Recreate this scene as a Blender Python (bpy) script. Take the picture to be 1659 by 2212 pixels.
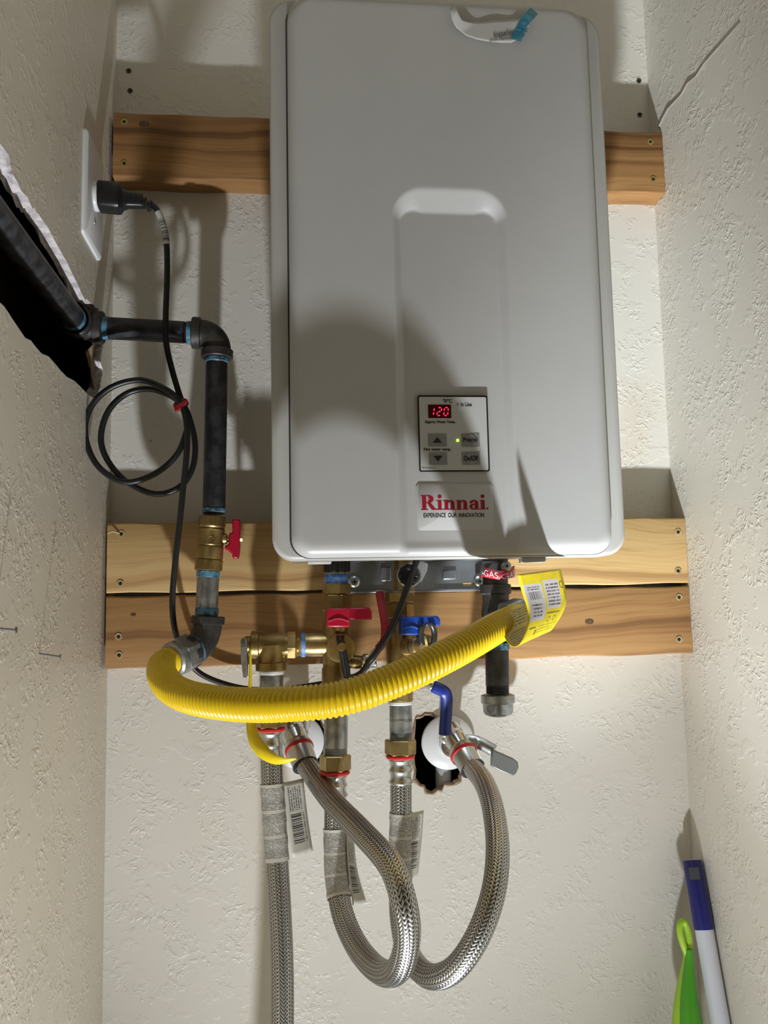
import bpy, bmesh, math, random
import numpy as np
from math import sin, cos, pi, sqrt, atan2
from mathutils import Vector, Matrix
random.seed(7)
rng = np.random.default_rng(7)
for o in list(bpy.data.objects): bpy.data.objects.remove(o)
scene = bpy.context.scene
COL = scene.collection

# ------------------------------------------------------------------ camera
W, H = 1659, 2212
CAM = np.array([-.01245, -1.14788, -.02166]); PITCH, YAW, ROLL, FPX = .11228, -.10453, .02058, 1887.478
def _rot(p, y, r):
    cy, sy = cos(y), sin(y); cp, sp = cos(p), sin(p); cr, sr = cos(r), sin(r)
    return (np.array([[cy, -sy, 0], [sy, cy, 0], [0, 0, 1]]) @ np.array([[1, 0, 0], [0, cp, -sp], [0, sp, cp]])
            @ np.array([[cr, 0, sr], [0, 1, 0], [-sr, 0, cr]]))
ROT = _rot(PITCH, YAW, ROLL)
cd = bpy.data.cameras.new('camera'); cam = bpy.data.objects.new('camera', cd); COL.objects.link(cam)
cd.sensor_fit = 'VERTICAL'; cd.sensor_height = 36; cd.lens = FPX / H * 36; cd.clip_start = .02
m = Matrix.Identity(4)
for i in range(3):
    m[i][0] = ROT[i, 0]; m[i][1] = ROT[i, 2]; m[i][2] = -ROT[i, 1]; m[i][3] = CAM[i]
cam.matrix_world = m
scene.camera = cam
def ray(px, py): return ROT @ np.array([(px - W / 2) / FPX, 1, -(py - H / 2) / FPX])
def at(px, py, Y=0.):            # point of the plane y = Y seen at a pixel of the photograph
    d = ray(px, py); return CAM + d * ((Y - CAM[1]) / d[1])
def atx(px, py, X):
    d = ray(px, py); return CAM + d * ((X - CAM[0]) / d[0])

# ------------------------------------------------------------------ world, lamps, exposure
wd = bpy.data.worlds.new('world'); scene.world = wd; wd.use_nodes = True
bg = wd.node_tree.nodes['Background']
bg.inputs[0].default_value = (1., .74, .24, 1); bg.inputs[1].default_value = .062
def spot(name, loc, target, power, size, blend, radius, color):
    l = bpy.data.lights.new(name, 'SPOT'); l.energy = power; l.spot_size = size; l.spot_blend = blend
    l.shadow_soft_size = radius; l.color = color
    o = bpy.data.objects.new(name, l); COL.objects.link(o); o.location = loc
    o.rotation_euler = (Vector(target) - Vector(loc)).to_track_quat('-Z', 'Y').to_euler()
    return o
LP = (.02, -.87, -1.56)
spot('floor_torch_spill', LP, (.09, -.62, .6), 148, 1.55, 1., .028, (.90, .945, 1.))
spot('floor_torch_beam', LP, (.435, 0., .44), 245, .35, 1., .028, (.89, .965, 1.))
vs = scene.view_settings
vs.view_transform = 'Standard'; vs.look = 'None'; vs.gamma = 1; vs.use_curve_mapping = False; vs.exposure = -.1

# ------------------------------------------------------------------ materials
def new_mat(name):
    mt = bpy.data.materials.new(name); mt.use_nodes = True
    nt = mt.node_tree; return mt, nt, nt.nodes['Principled BSDF']
def N(nt, t, **kw):
    n = nt.nodes.new(t)
    for k, v in kw.items(): setattr(n, k, v)
    return n
def S(nt, sock, v):
    if hasattr(v, 'is_linked') or isinstance(v, bpy.types.NodeSocket): nt.links.new(v, sock)
    elif isinstance(v, tuple) and len(v) == 3 and sock.type == 'RGBA': sock.default_value = (*v, 1)
    else: sock.default_value = v
def M(nt, op, a, b=0., c=0., clamp=False):
    n = N(nt, 'ShaderNodeMath', operation=op, use_clamp=clamp)
    S(nt, n.inputs[0], a); S(nt, n.inputs[1], b); S(nt, n.inputs[2], c); return n.outputs[0]
def MIX(nt, f, a, b):
    n = N(nt, 'ShaderNodeMix', data_type='RGBA'); S(nt, n.inputs[0], f); S(nt, n.inputs[6], a); S(nt, n.inputs[7], b)
    return n.outputs[2]
def RAMP(nt, f, lo, hi):
    n = N(nt, 'ShaderNodeMapRange', interpolation_type='SMOOTHSTEP'); S(nt, n.inputs[0], f)
    n.inputs[1].default_value = lo; n.inputs[2].default_value = hi; return n.outputs[0]
def NOISE(nt, vec, scale, detail=2., rough=.5, dist=0.):
    n = N(nt, 'ShaderNodeTexNoise'); S(nt, n.inputs['Vector'], vec); n.inputs['Scale'].default_value = scale
    n.inputs['Detail'].default_value = detail; n.inputs['Roughness'].default_value = rough; n.inputs['Distortion'].default_value = dist
    return n.outputs[0]
def BUMP(nt, p, h, strength, dist):
    b = N(nt, 'ShaderNodeBump'); S(nt, b.inputs['Height'], h); b.inputs['Strength'].default_value = strength
    b.inputs['Distance'].default_value = dist; nt.links.new(b.outputs[0], p.inputs['Normal'])
def VEC(nt, x, y, z):
    c = N(nt, 'ShaderNodeCombineXYZ'); S(nt, c.inputs[0], x); S(nt, c.inputs[1], y); S(nt, c.inputs[2], z); return c.outputs[0]
def POS(nt):
    g = N(nt, 'ShaderNodeNewGeometry'); s = N(nt, 'ShaderNodeSeparateXYZ'); nt.links.new(g.outputs['Position'], s.inputs[0])
    return g.outputs['Position'], s.outputs[0], s.outputs[1], s.outputs[2]

def plain(name, col, rough=.5, metal=0., var=0., vscale=60., bump=0., bscale=300., bdist=.0006, col2=None, spec=.5, coat=0.):
    mt, nt, p = new_mat(name)
    p.inputs['Roughness'].default_value = rough; p.inputs['Metallic'].default_value = metal
    p.inputs['Base Color'].default_value = (*col, 1); p.inputs['Specular IOR Level'].default_value = spec
    p.inputs['Coat Weight'].default_value = coat
    if var or col2:
        P, x, y, z = POS(nt); n = NOISE(nt, P, vscale, 4, .6)
        c2 = col2 or tuple(c * (1 - var) for c in col)
        nt.links.new(MIX(nt, RAMP(nt, n, .4, .64), (*col, 1), (*c2, 1)), p.inputs['Base Color'])
    if bump:
        P, x, y, z = POS(nt); BUMP(nt, p, NOISE(nt, P, bscale, 3), bump, bdist)
    return mt

def wall_mat(name, axis, col, marks=0.):
    """painted drywall with a stomped crow's-foot texture"""
    mt, nt, p = new_mat(name); P, x, y, z = POS(nt)
    a = x if axis == 'x' else y
    vec = VEC(nt, a, z, 0.)
    v = N(nt, 'ShaderNodeTexVoronoi', voronoi_dimensions='2D'); nt.links.new(vec, v.inputs['Vector']); v.inputs['Scale'].default_value = 17.
    sub = N(nt, 'ShaderNodeVectorMath', operation='SUBTRACT'); nt.links.new(vec, sub.inputs[0]); nt.links.new(v.outputs['Position'], sub.inputs[1])
    s = N(nt, 'ShaderNodeSeparateXYZ'); nt.links.new(sub.outputs[0], s.inputs[0])
    cs = N(nt, 'ShaderNodeSeparateXYZ'); nt.links.new(v.outputs['Color'], cs.inputs[0])
    ang = M(nt, 'ARCTAN2', s.outputs[1], s.outputs[0]); r = v.outputs['Distance']
    curl_ = M(nt, 'ADD', ang, M(nt, 'MULTIPLY', r, M(nt, 'MULTIPLY', M(nt, 'SUBTRACT', cs.outputs[1], .5), 3.)))
    nz = NOISE(nt, VEC(nt, M(nt, 'MULTIPLY', curl_, 4.6), M(nt, 'MULTIPLY', r, 7.5), M(nt, 'MULTIPLY', cs.outputs[0], 60.)), 1., 2., .6)
    fan = RAMP(nt, M(nt, 'COSINE', M(nt, 'ADD', ang, M(nt, 'MULTIPLY', cs.outputs[2], 6.3))), -.5, .5)
    big = NOISE(nt, VEC(nt, M(nt, 'MULTIPLY', a, 1.), M(nt, 'MULTIPLY', z, 1.), 0.), 34., 3., .62)
    h1 = M(nt, 'MULTIPLY', M(nt, 'MULTIPLY', RAMP(nt, nz, .50, .66), fan), RAMP(nt, r, .1, .35))
    h2 = M(nt, 'MULTIPLY', RAMP(nt, big, .55, .63), .42)
    fine = NOISE(nt, P, 240., 2)
    h = M(nt, 'ADD', M(nt, 'ADD', h1, h2), M(nt, 'MULTIPLY', fine, .13))
    BUMP(nt, p, h, .38, .0014)
    c = MIX(nt, RAMP(nt, NOISE(nt, P, 3.5, 3), .35, .7), (*col, 1), (col[0] * .95, col[1] * .95, col[2] * .93, 1))
    if marks:
        k = M(nt, 'MULTIPLY', RAMP(nt, NOISE(nt, P, 42., 3, .6), .70, .77), marks)
        k = M(nt, 'MULTIPLY', k, RAMP(nt, NOISE(nt, P, 6., 1), .46, .6))
        c = MIX(nt, k, c, (.26, .19, .13, 1))
        st = M(nt, 'MULTIPLY', RAMP(nt, NOISE(nt, VEC(nt, x, y, M(nt, 'MULTIPLY', z, .35)), 7., 2), .6, .8), .25)
        c = MIX(nt, st, c, (.60, .42, .26, 1))
    nt.links.new(c, p.inputs['Base Color']); p.inputs['Roughness'].default_value = .42
    p.inputs['Specular IOR Level'].default_value = .35
    return mt

def wood_mat(name, c1, c2, c3, seed):
    mt, nt, p = new_mat(name); P, x, y, z = POS(nt)
    bend = NOISE(nt, VEC(nt, M(nt, 'MULTIPLY', x, 3.), y, M(nt, 'ADD', M(nt, 'MULTIPLY', z, 4.), seed)), 1.6, 2)
    zz = M(nt, 'ADD', M(nt, 'ADD', z, seed), M(nt, 'MULTIPLY', bend, .05))
    ring = NOISE(nt, VEC(nt, M(nt, 'MULTIPLY', x, .35), M(nt, 'MULTIPLY', y, 14.), M(nt, 'MULTIPLY', zz, 62.)), 1., 2.5, .55)
    fib = NOISE(nt, VEC(nt, M(nt, 'MULTIPLY', x, 9.), M(nt, 'MULTIPLY', y, 260.), M(nt, 'MULTIPLY', zz, 330.)), 1., 3, .6)
    blot = NOISE(nt, VEC(nt, M(nt, 'MULTIPLY', x, 5.), y, M(nt, 'MULTIPLY', z, 18.)), 1., 2)
    c = MIX(nt, RAMP(nt, ring, .35, .66), (*c1, 1), (*c2, 1))
    c = MIX(nt, M(nt, 'MULTIPLY', RAMP(nt, ring, .57, .68), .85), c, (*c3, 1))
    c = MIX(nt, M(nt, 'MULTIPLY', RAMP(nt, fib, .48, .75), .45), c, (*c3, 1))
    c = MIX(nt, M(nt, 'MULTIPLY', RAMP(nt, blot, .5, .8), .35), c, (*c2, 1))
    nt.links.new(c, p.inputs['Base Color']); p.inputs['Roughness'].default_value = .62; p.inputs['Specular IOR Level'].default_value = .3
    BUMP(nt, p, fib, .3, .0006)
    return mt

def print_mat(name, base, items, rough=.5, coat=0., trans=0.):
    """flat print laid out in UV space: ('rows',u0,u1,v0,v1,n,col,amount), ('bars',...), ('rect',...), ('ring',...)"""
    mt, nt, p = new_mat(name)
    uv = N(nt, 'ShaderNodeUVMap'); s = N(nt, 'ShaderNodeSeparateXYZ'); nt.links.new(uv.outputs[0], s.inputs[0])
    u, v = s.outputs[0], s.outputs[1]
    P, x, y, z = POS(nt)
    c = MIX(nt, RAMP(nt, NOISE(nt, P, 70., 3), .4, .7), (*base, 1), tuple(b * .88 for b in base) + (1,))
    def box(u0, u1, v0, v1):
        return M(nt, 'MULTIPLY', M(nt, 'MULTIPLY', M(nt, 'GREATER_THAN', u, u0), M(nt, 'LESS_THAN', u, u1)),
                 M(nt, 'MULTIPLY', M(nt, 'GREATER_THAN', v, v0), M(nt, 'LESS_THAN', v, v1)))
    for k, it in enumerate(items):
        kind, u0, u1, v0, v1, n, col, amt = it
        b = box(u0, u1, v0, v1)
        if kind == 'rect': mk = b
        elif kind in ('rows', 'cols'):
            a1, a2, s0, e0 = (v, u, v0, v1) if kind == 'rows' else (u, v, u0, u1)
            t = M(nt, 'MULTIPLY', M(nt, 'SUBTRACT', a1, s0), n / (e0 - s0))
            row = M(nt, 'FLOOR', t)
            inrow = M(nt, 'LESS_THAN', M(nt, 'ABSOLUTE', M(nt, 'SUBTRACT', M(nt, 'FRACT', t), .5)), .27)
            wn = NOISE(nt, VEC(nt, M(nt, 'MULTIPLY', a2, 70.), M(nt, 'MULTIPLY', row, 7.3), k * 3.7), 1., 1)
            mk = M(nt, 'MULTIPLY', M(nt, 'MULTIPLY', b, inrow), M(nt, 'GREATER_THAN', wn, .42))
        elif kind in ('bars', 'hbars'):
            a1, s0, e0 = (u, u0, u1) if kind == 'bars' else (v, v0, v1)
            wn = NOISE(nt, VEC(nt, M(nt, 'MULTIPLY', M(nt, 'SUBTRACT', a1, s0), n / (e0 - s0)), k * 2.9 + .3, 0.), 1., 0)
            mk = M(nt, 'MULTIPLY', b, M(nt, 'GREATER_THAN', wn, .5))
        elif kind == 'ring':
            cu, cv = (u0 + u1) / 2, (v0 + v1) / 2
            du = M(nt, 'DIVIDE', M(nt, 'SUBTRACT', u, cu), (u1 - u0) / 2); dv = M(nt, 'DIVIDE', M(nt, 'SUBTRACT', v, cv), (v1 - v0) / 2)
            r = M(nt, 'SQRT', M(nt, 'ADD', M(nt, 'MULTIPLY', du, du), M(nt, 'MULTIPLY', dv, dv)))
            mk = M(nt, 'LESS_THAN', M(nt, 'ABSOLUTE', M(nt, 'SUBTRACT', r, .8)), .13)
        c = MIX(nt, M(nt, 'MULTIPLY', mk, amt), c, (*col, 1))
    nt.links.new(c, p.inputs['Base Color']); p.inputs['Roughness'].default_value = rough; p.inputs['Coat Weight'].default_value = coat
    if trans: p.inputs['Transmission Weight'].default_value = trans
    return mt

def emis(name, col, strength):
    mt, nt, p = new_mat(name); p.inputs['Base Color'].default_value = (*col, 1)
    p.inputs['Emission Color'].default_value = (*col, 1); p.inputs['Emission Strength'].default_value = strength; return mt

WALLC = (.73, .695, .625)
MAT = dict(
    wall_b=wall_mat('wall_back_paint', 'x', WALLC, .8), wall_l=wall_mat('wall_left_paint', 'y', (.74, .675, .57)),
    wall_r=wall_mat('wall_right_paint', 'y', (.72, .685, .61)),
    gypsum=plain('gypsum_core', (.72, .66, .66), .9, var=.35, vscale=90, bump=.6, bscale=240, bdist=.001),
    paperb=plain('torn_drywall_paper', (.42, .30, .19), .9, var=.5, vscale=120, bump=.5),
    cavity=plain('shaded_cavity_wood', (.045, .032, .022), .9, var=.5, vscale=30),  # near-black tone puts the wall cavity's shade into the wood colour
    floor=plain('floor_tile', (.35, .31, .26), .6, var=.2, vscale=12),
    case=plain('heater_case_paint', (.49, .48, .45), .38, var=.02, vscale=20),
    door=plain('heater_door_paint', (.52, .513, .50), .36, var=.02, vscale=20),
    groove=plain('dark_gasket', (.03, .03, .03), .7), black=plain('black_plastic', (.012, .012, .013), .35),
    plate=plain('control_face', (.54, .537, .525), .4), ink=plain('black_ink', (.02, .02, .022), .6),
    btn=plain('grey_button', (.25, .25, .24), .45), red_ink=plain('red_ink', (.33, .004, .022), .5),
    led_bg=plain('display_window', (.07, .0, .008), .25), led=emis('red_digits', (1., .02, .07), 3.),
    blackpipe=plain('black_iron', (.016, .016, .019), .42, .0, bump=.35, bscale=260, bdist=.0006, col2=(.05, .05, .055), vscale=55),
    iron=plain('malleable_iron', (.05, .045, .042), .5, .55, bump=.3, bscale=400, col2=(.085, .078, .07), vscale=40),
    galv=plain('galvanized_steel', (.42, .43, .42), .38, .85, bump=.25, bscale=160, col2=(.26, .27, .27), vscale=70),
    zinc=plain('zinc_sheet', (.36, .38, .40), .38, .8, var=.12, vscale=40),
    dope=plain('blue_thread_sealant', (.10, .27, .40), .5, 0, bump=.5, bscale=200, col2=(.035, .06, .08), vscale=130),
    tapeb=plain('blue_thread_tape', (.07, .20, .58), .5, col2=(.22, .40, .72), vscale=160),
    ptfe=plain('white_thread_tape', (.72, .72, .70), .5),
    brass=plain('brass', (.36, .255, .10), .38, .9, bump=.12, bscale=300, col2=(.26, .18, .065), vscale=50),
    brass2=plain('bright_brass', (.52, .39, .17), .32, .9, bump=.1, bscale=300, col2=(.40, .28, .11), vscale=60),
    chrome=plain('nickel_plate', (.66, .66, .64), .18, 1.), steel=plain('ferrule_steel', (.56, .56, .54), .3, 1.),

    red=plain('red_plastic', (.42, .006, .03), .32), redv=plain('red_vinyl', (.36, .015, .03), .4), redring=plain('red_washer', (.62, .02, .015), .45),
    blue=plain('blue_plastic', (.008, .05, .33), .32), bluev=plain('blue_vinyl', (.010, .025, .22), .4),
    yellow=plain('yellow_coating', (.76, .52, .002), .27, bump=.05, bscale=600, spec=.55, var=.06, vscale=50),
    ytag=plain('yellow_film', (.80, .60, .004), .45),
    white=plain('white_plastic', (.80, .80, .80), .35), pvc=plain('grey_pvc', (.45, .45, .44), .5),
    cord=plain('cord_jacket', (.011, .011, .012), .36), tie=plain('red_tie', (.30, .01, .015), .4),
    screw=plain('yellow_zinc_screw', (.55, .43, .16), .4, .85), screwd=plain('dark_screw', (.10, .085, .06), .5, .7), hole=plain('recess_shade', (.01, .009, .008), .9),  # near-black colour stands for the shade inside screw holes and slots
    screwp=plain('torn_hole_rim', (.50, .37, .17), .7, var=.4, vscale=400), dirt=plain('dust', (.2, .15, .1), .9),
    splinter=plain('raw_wood_splinter', (.52, .40, .20), .8), nail=plain('nail_steel', (.28, .28, .28), .4, .9),
    paper=plain('white_paper', (.56, .55, .53), .7), tape=plain('blue_tape', (.02, .22, .32), .45, col2=(.03, .28, .38), vscale=60),
    polew=plain('white_pole', (.74, .76, .86), .4), poleb=plain('navy_plastic', (.012, .014, .17), .42),
    green=plain('green_rubber', (.07, .34, .012), .4), lime=plain('lime_plastic', (.36, .62, .03), .38),
    greenled=emis('green_led', (.5, 1., .05), 2.), gaslab=plain('gas_label_red', (.50, .01, .03), .4),
    woodA=wood_mat('wood_brown', (.36, .19, .070), (.25, .12, .040), (.13, .06, .022), 1.3),
    woodB=wood_mat('wood_pale', (.58, .39, .17), (.48, .29, .115), (.30, .17, .065), 4.1),
    woodC=wood_mat('wood_tan', (.44, .245, .095), (.32, .165, .060), (.19, .09, .035), 7.7),
    knot=plain('wood_knot', (.13, .07, .03), .7, var=.5, vscale=300),
    grip=plain('lever_grip', (.20, .20, .19), .45, .6), crackm=plain('crack_edge', (.30, .27, .24), .9),
)

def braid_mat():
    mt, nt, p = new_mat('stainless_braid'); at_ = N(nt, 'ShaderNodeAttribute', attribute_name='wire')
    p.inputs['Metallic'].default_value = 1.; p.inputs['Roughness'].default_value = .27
    nt.links.new(MIX(nt, RAMP(nt, at_.outputs['Fac'], .25, .6), (.06, .055, .05, 1), (.56, .55, .53, 1)), p.inputs['Base Color']); return mt  # low gaps darkened in colour: dark tubing beneath plus painted occlusion
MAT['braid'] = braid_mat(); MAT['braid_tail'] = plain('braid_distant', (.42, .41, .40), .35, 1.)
# ------------------------------------------------------------------ object helpers
def link(o, parent=None):
    COL.objects.link(o)
    if parent is not None: o.parent = parent
    return o
def tag(o, label=None, cat=None, group=None, kind=None):
    if label: o['label'] = label
    if cat: o['category'] = cat
    if group: o['group'] = group
    if kind: o['kind'] = kind
    return o
def base_of(o):
    v = np.zeros(3)
    while o is not None:
        v += np.array(o.location); o = o.parent
    return v
def thing(name, label, cat, loc, group=None):
    o = bpy.data.objects.new(name, None); o.empty_display_size = .03; o.location = tuple(loc); link(o)
    return tag(o, label, cat, group)

class MB:
    def __init__(s): s.v = []; s.f = []; s.uv = []; s.mi = []
    def add(s, V, F, uv=None, mi=0):
        k = len(s.v); s.v.extend(tuple(map(float, p)) for p in V); s.f.extend(tuple(i + k for i in f) for f in F)
        s.mi.extend([mi] * len(F))
        s.uv.extend(uv if uv is not None else [(0., 0.)] * len(V)); return s
    def box(s, a, b):
        x0, y0, z0 = np.minimum(a, b); x1, y1, z1 = np.maximum(a, b)
        return s.add([(x0, y0, z0), (x1, y0, z0), (x1, y1, z0), (x0, y1, z0), (x0, y0, z1), (x1, y0, z1), (x1, y1, z1), (x0, y1, z1)],
                     [(0, 3, 2, 1), (4, 5, 6, 7), (0, 1, 5, 4), (1, 2, 6, 5), (2, 3, 7, 6), (3, 0, 4, 7)])
    def grid(s, G, closed=False, uv=None, flip=False):
        G = np.asarray(G, float); n, m_ = G.shape[:2]; F = []
        for i in range(n - 1):
            for j in range(m_ if closed else m_ - 1):
                a, b, c, d = i * m_ + j, i * m_ + (j + 1) % m_, (i + 1) * m_ + (j + 1) % m_, (i + 1) * m_ + j
                F.append((a, d, c, b) if flip else (a, b, c, d))
        if uv is None: uv = [(j / max(1, m_ - 1), i / max(1, n - 1)) for i in range(n) for j in range(m_)]
        return s.add(G.reshape(-1, 3), F, uv)
    def lathe(s, p0, p1, prof, seg=32, hexn=None, cap=True, phase=0.):
        """prof: list of (t along axis in metres from p0, radius)"""
        p0, p1 = np.array(p0, float), np.array(p1, float); ax = (p1 - p0) / np.linalg.norm(p1 - p0)
        a, b = basis(ax); n = hexn or seg; R = []
        for t, r in prof:
            R.append([p0 + ax * t + r * (cos(2 * pi * k / n + phase) * a + sin(2 * pi * k / n + phase) * b) for k in range(n)])
        k0 = len(s.v); s.grid(R, closed=True)
        if cap:
            s.f.append(tuple(range(k0 + n - 1, k0 - 1, -1))); e = k0 + n * (len(prof) - 1); s.f.append(tuple(range(e, e + n))); s.mi += [0, 0]
        return s
    def cyl(s, p0, p1, r, r1=None, seg=32, bev=0.):
        L = np.linalg.norm(np.array(p1) - np.array(p0)); r1 = r if r1 is None else r1
        pr = [(0, r - bev), (bev, r), (L - bev, r1), (L, r1 - bev)] if bev else [(0, r), (L, r1)]
        return s.lathe(p0, p1, pr, seg)
    def tube(s, path, rad, seg=20, cap=True):
        P = np.asarray(path, float); T, A, B = frames(P); n = len(P)
        r = rad if hasattr(rad, '__len__') else [rad] * n
        R = [[P[i] + r[i] * (cos(2 * pi * k / seg) * A[i] + sin(2 * pi * k / seg) * B[i]) for k in range(seg)] for i in range(n)]
        k0 = len(s.v); s.grid(R, closed=True)
        if cap:
            s.f.append(tuple(range(k0 + seg - 1, k0 - 1, -1))); e = k0 + seg * (n - 1); s.f.append(tuple(range(e, e + seg))); s.mi += [0, 0]
        return s
    def prism(s, poly, d):
        """planar 3-D polygon extruded by vector d"""
        P = [np.array(p, float) for p in poly]; n = len(P); d = np.array(d, float)
        return s.add(P + [p + d for p in P], [tuple(range(n)), tuple(range(2 * n - 1, n - 1, -1))] + [(i, n + i, n + (i + 1) % n, (i + 1) % n) for i in range(n)])
    def build(s, name, mat, parent=None, smooth=35, bevel=0., loc=None, recalc=True, mats=None, segs=2):
        me = bpy.data.meshes.new(name); V = np.array(s.v)
        org = base_of(parent) if parent is not None else (np.array(loc) if loc is not None else np.array([V[:, 0].mean(), V[:, 1].mean(), V[:, 2].min()]))
        me.from_pydata([tuple(p) for p in V - org], [], s.f)
        if any(u != (0., 0.) for u in s.uv):
            l = me.uv_layers.new(name='UVMap'); idx = np.zeros(len(me.loops), int); me.loops.foreach_get('vertex_index', idx)
            l.data.foreach_set('uv', np.array(s.uv, float)[idx].ravel())
        for mt in (mats or [mat]): me.materials.append(MAT[mt] if isinstance(mt, str) else mt)
        if any(s.mi): me.polygons.foreach_set('material_index', s.mi)
        if recalc:
            bm = bmesh.new(); bm.from_mesh(me); bmesh.ops.recalc_face_normals(bm, faces=bm.faces); bm.to_mesh(me); bm.free()
        if smooth: me.shade_smooth(); me.set_sharp_from_angle(angle=math.radians(smooth))
        o = bpy.data.objects.new(name, me); link(o, parent)
        if parent is None: o.location = tuple(org)
        if bevel:
            b = o.modifiers.new('bevel', 'BEVEL'); b.width = bevel; b.segments = segs; b.limit_method = 'ANGLE'; b.harden_normals = False
        return o

def basis(ax):
    ax = np.array(ax, float); h = np.array([0, 0, 1.]) if abs(ax[2]) < .9 else np.array([0, -1., 0])
    a = np.cross(h, ax); a /= np.linalg.norm(a); return a, np.cross(ax, a)
def frames(P):
    n = len(P); T = np.gradient(P, axis=0); T /= np.linalg.norm(T, axis=1)[:, None]
    A = np.zeros_like(P); a, b = basis(T[0]); A[0] = a
    for i in range(1, n):
        v = A[i - 1] - T[i] * np.dot(A[i - 1], T[i]); A[i] = v / np.linalg.norm(v)
    return T, A, np.cross(T, A)
def spline(pts, step=.002):
    """Catmull-Rom (centripetal-ish) resampled at a fixed arc step"""
    P = [np.array(p, float) for p in pts]; P = [2 * P[0] - P[1]] + P + [2 * P[-1] - P[-2]]; out = []
    for i in range(1, len(P) - 2):
        p0, p1, p2, p3 = P[i - 1:i + 3]
        for t in np.linspace(0, 1, 24, endpoint=False):
            out.append(.5 * (2 * p1 + (p2 - p0) * t + (2 * p0 - 5 * p1 + 4 * p2 - p3) * t * t + (3 * p1 - p0 - 3 * p2 + p3) * t ** 3))
    out.append(P[-2]); Q = np.array(out)
    for _ in range(6): Q[1:-1] = .25 * Q[:-2] + .5 * Q[1:-1] + .25 * Q[2:]
    L = np.concatenate([[0], np.cumsum(np.linalg.norm(np.diff(Q, axis=0), axis=1))]); n = max(3, int(L[-1] / step) + 1)
    s_ = np.linspace(0, L[-1], n); return np.stack([np.interp(s_, L, Q[:, k]) for k in range(3)], 1)
def pxpath(pts, step=.002): return spline([at(a, b, c) for a, b, c in pts], step)
def unit(v): v = np.array(v, float); return v / np.linalg.norm(v)

def fast_tube(name, P, Rfun, seg, mat, parent):
    """numpy tube, Rfun(i_len, k_ang) -> radii array (n,seg)"""
    T, A, B = frames(P); n = len(P); k = np.arange(seg) * 2 * pi / seg
    D = np.cos(k)[None, :, None] * A[:, None, :] + np.sin(k)[None, :, None] * B[:, None, :]
    V = (P[:, None, :] + D * Rfun[:, :, None]).reshape(-1, 3) - base_of(parent)
    i = np.arange(n - 1)[:, None] * seg; j = np.arange(seg)[None, :]; j2 = (j + 1) % seg
    F = np.stack([i + j, i + j2, i + seg + j2, i + seg + j], -1).reshape(-1, 4)
    me = bpy.data.meshes.new(name); me.vertices.add(len(V)); me.vertices.foreach_set('co', V.ravel())
    me.loops.add(F.size); me.loops.foreach_set('vertex_index', F.ravel()); me.polygons.add(len(F))
    me.polygons.foreach_set('loop_start', np.arange(0, F.size, 4)); me.update(calc_edges=True); me.validate()
    me.materials.append(MAT[mat]); me.shade_smooth()
    o = bpy.data.objects.new(name, me); return link(o, parent)
def braid(name, P, r, parent, step=.0006, cols=22, pitch=.0036, amp=.0010):
    L = np.concatenate([[0], np.cumsum(np.linalg.norm(np.diff(P, axis=0), axis=1))]); seg = cols * 5
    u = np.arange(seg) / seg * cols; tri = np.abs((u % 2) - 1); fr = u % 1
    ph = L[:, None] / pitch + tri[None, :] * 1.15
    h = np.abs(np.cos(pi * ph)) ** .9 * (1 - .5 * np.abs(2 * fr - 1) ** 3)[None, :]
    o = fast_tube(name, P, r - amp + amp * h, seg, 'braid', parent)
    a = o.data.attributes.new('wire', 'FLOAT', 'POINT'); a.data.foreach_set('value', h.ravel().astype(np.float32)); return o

def text_mesh(s):
    c = bpy.data.curves.new('t', 'FONT'); c.body = s; o = bpy.data.objects.new('t', c); COL.objects.link(o)
    bpy.context.view_layer.update()
    dg = bpy.context.evaluated_depsgraph_get(); me = bpy.data.meshes.new_from_object(o.evaluated_get(dg)); bpy.data.objects.remove(o)
    V = np.array([v.co for v in me.vertices]); F = [tuple(p.vertices) for p in me.polygons]; bpy.data.meshes.remove(me); return V, F
def lettering(s, boxpx, Y, mat, parent, bold=0., name='lettering', fn=None, label=None):
    """text whose cap box covers the given px box on the plane y = Y (or mapped by fn)"""
    V, F = text_mesh(s) if isinstance(s, str) else s
    x0, y0, x1, y1 = boxpx; lo, hi = V.min(0), V.max(0); u = (V[:, 0] - lo[0]) / (hi[0] - lo[0]); w = (V[:, 1] - lo[1]) / (hi[1] - lo[1])
    mb = MB()
    if fn: pts = [fn(a, b) for a, b in zip(u, w)]
    else:
        a = at(x0, (y0 + y1) / 2, Y); b = at(x1, (y0 + y1) / 2, Y); t = at((x0 + x1) / 2, y0, Y); bt = at((x0 + x1) / 2, y1, Y)
        pts = [(a[0] + (b[0] - a[0]) * i, Y - k_ * 2e-6, bt[2] + (t[2] - bt[2]) * j) for i, j, k_ in zip(u, w, V[:, 2])]
    mb.add(pts, F)
    if bold:
        for dx, dz in ((bold, 0), (-bold, 0), (0, bold)): mb.add([(p[0] + dx, p[1] - abs(dx) * .01, p[2] + dz) for p in pts], F)
    o = mb.build(name, mat, parent, smooth=0, recalc=False)
    if label: o['label'] = label
    return o

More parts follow.
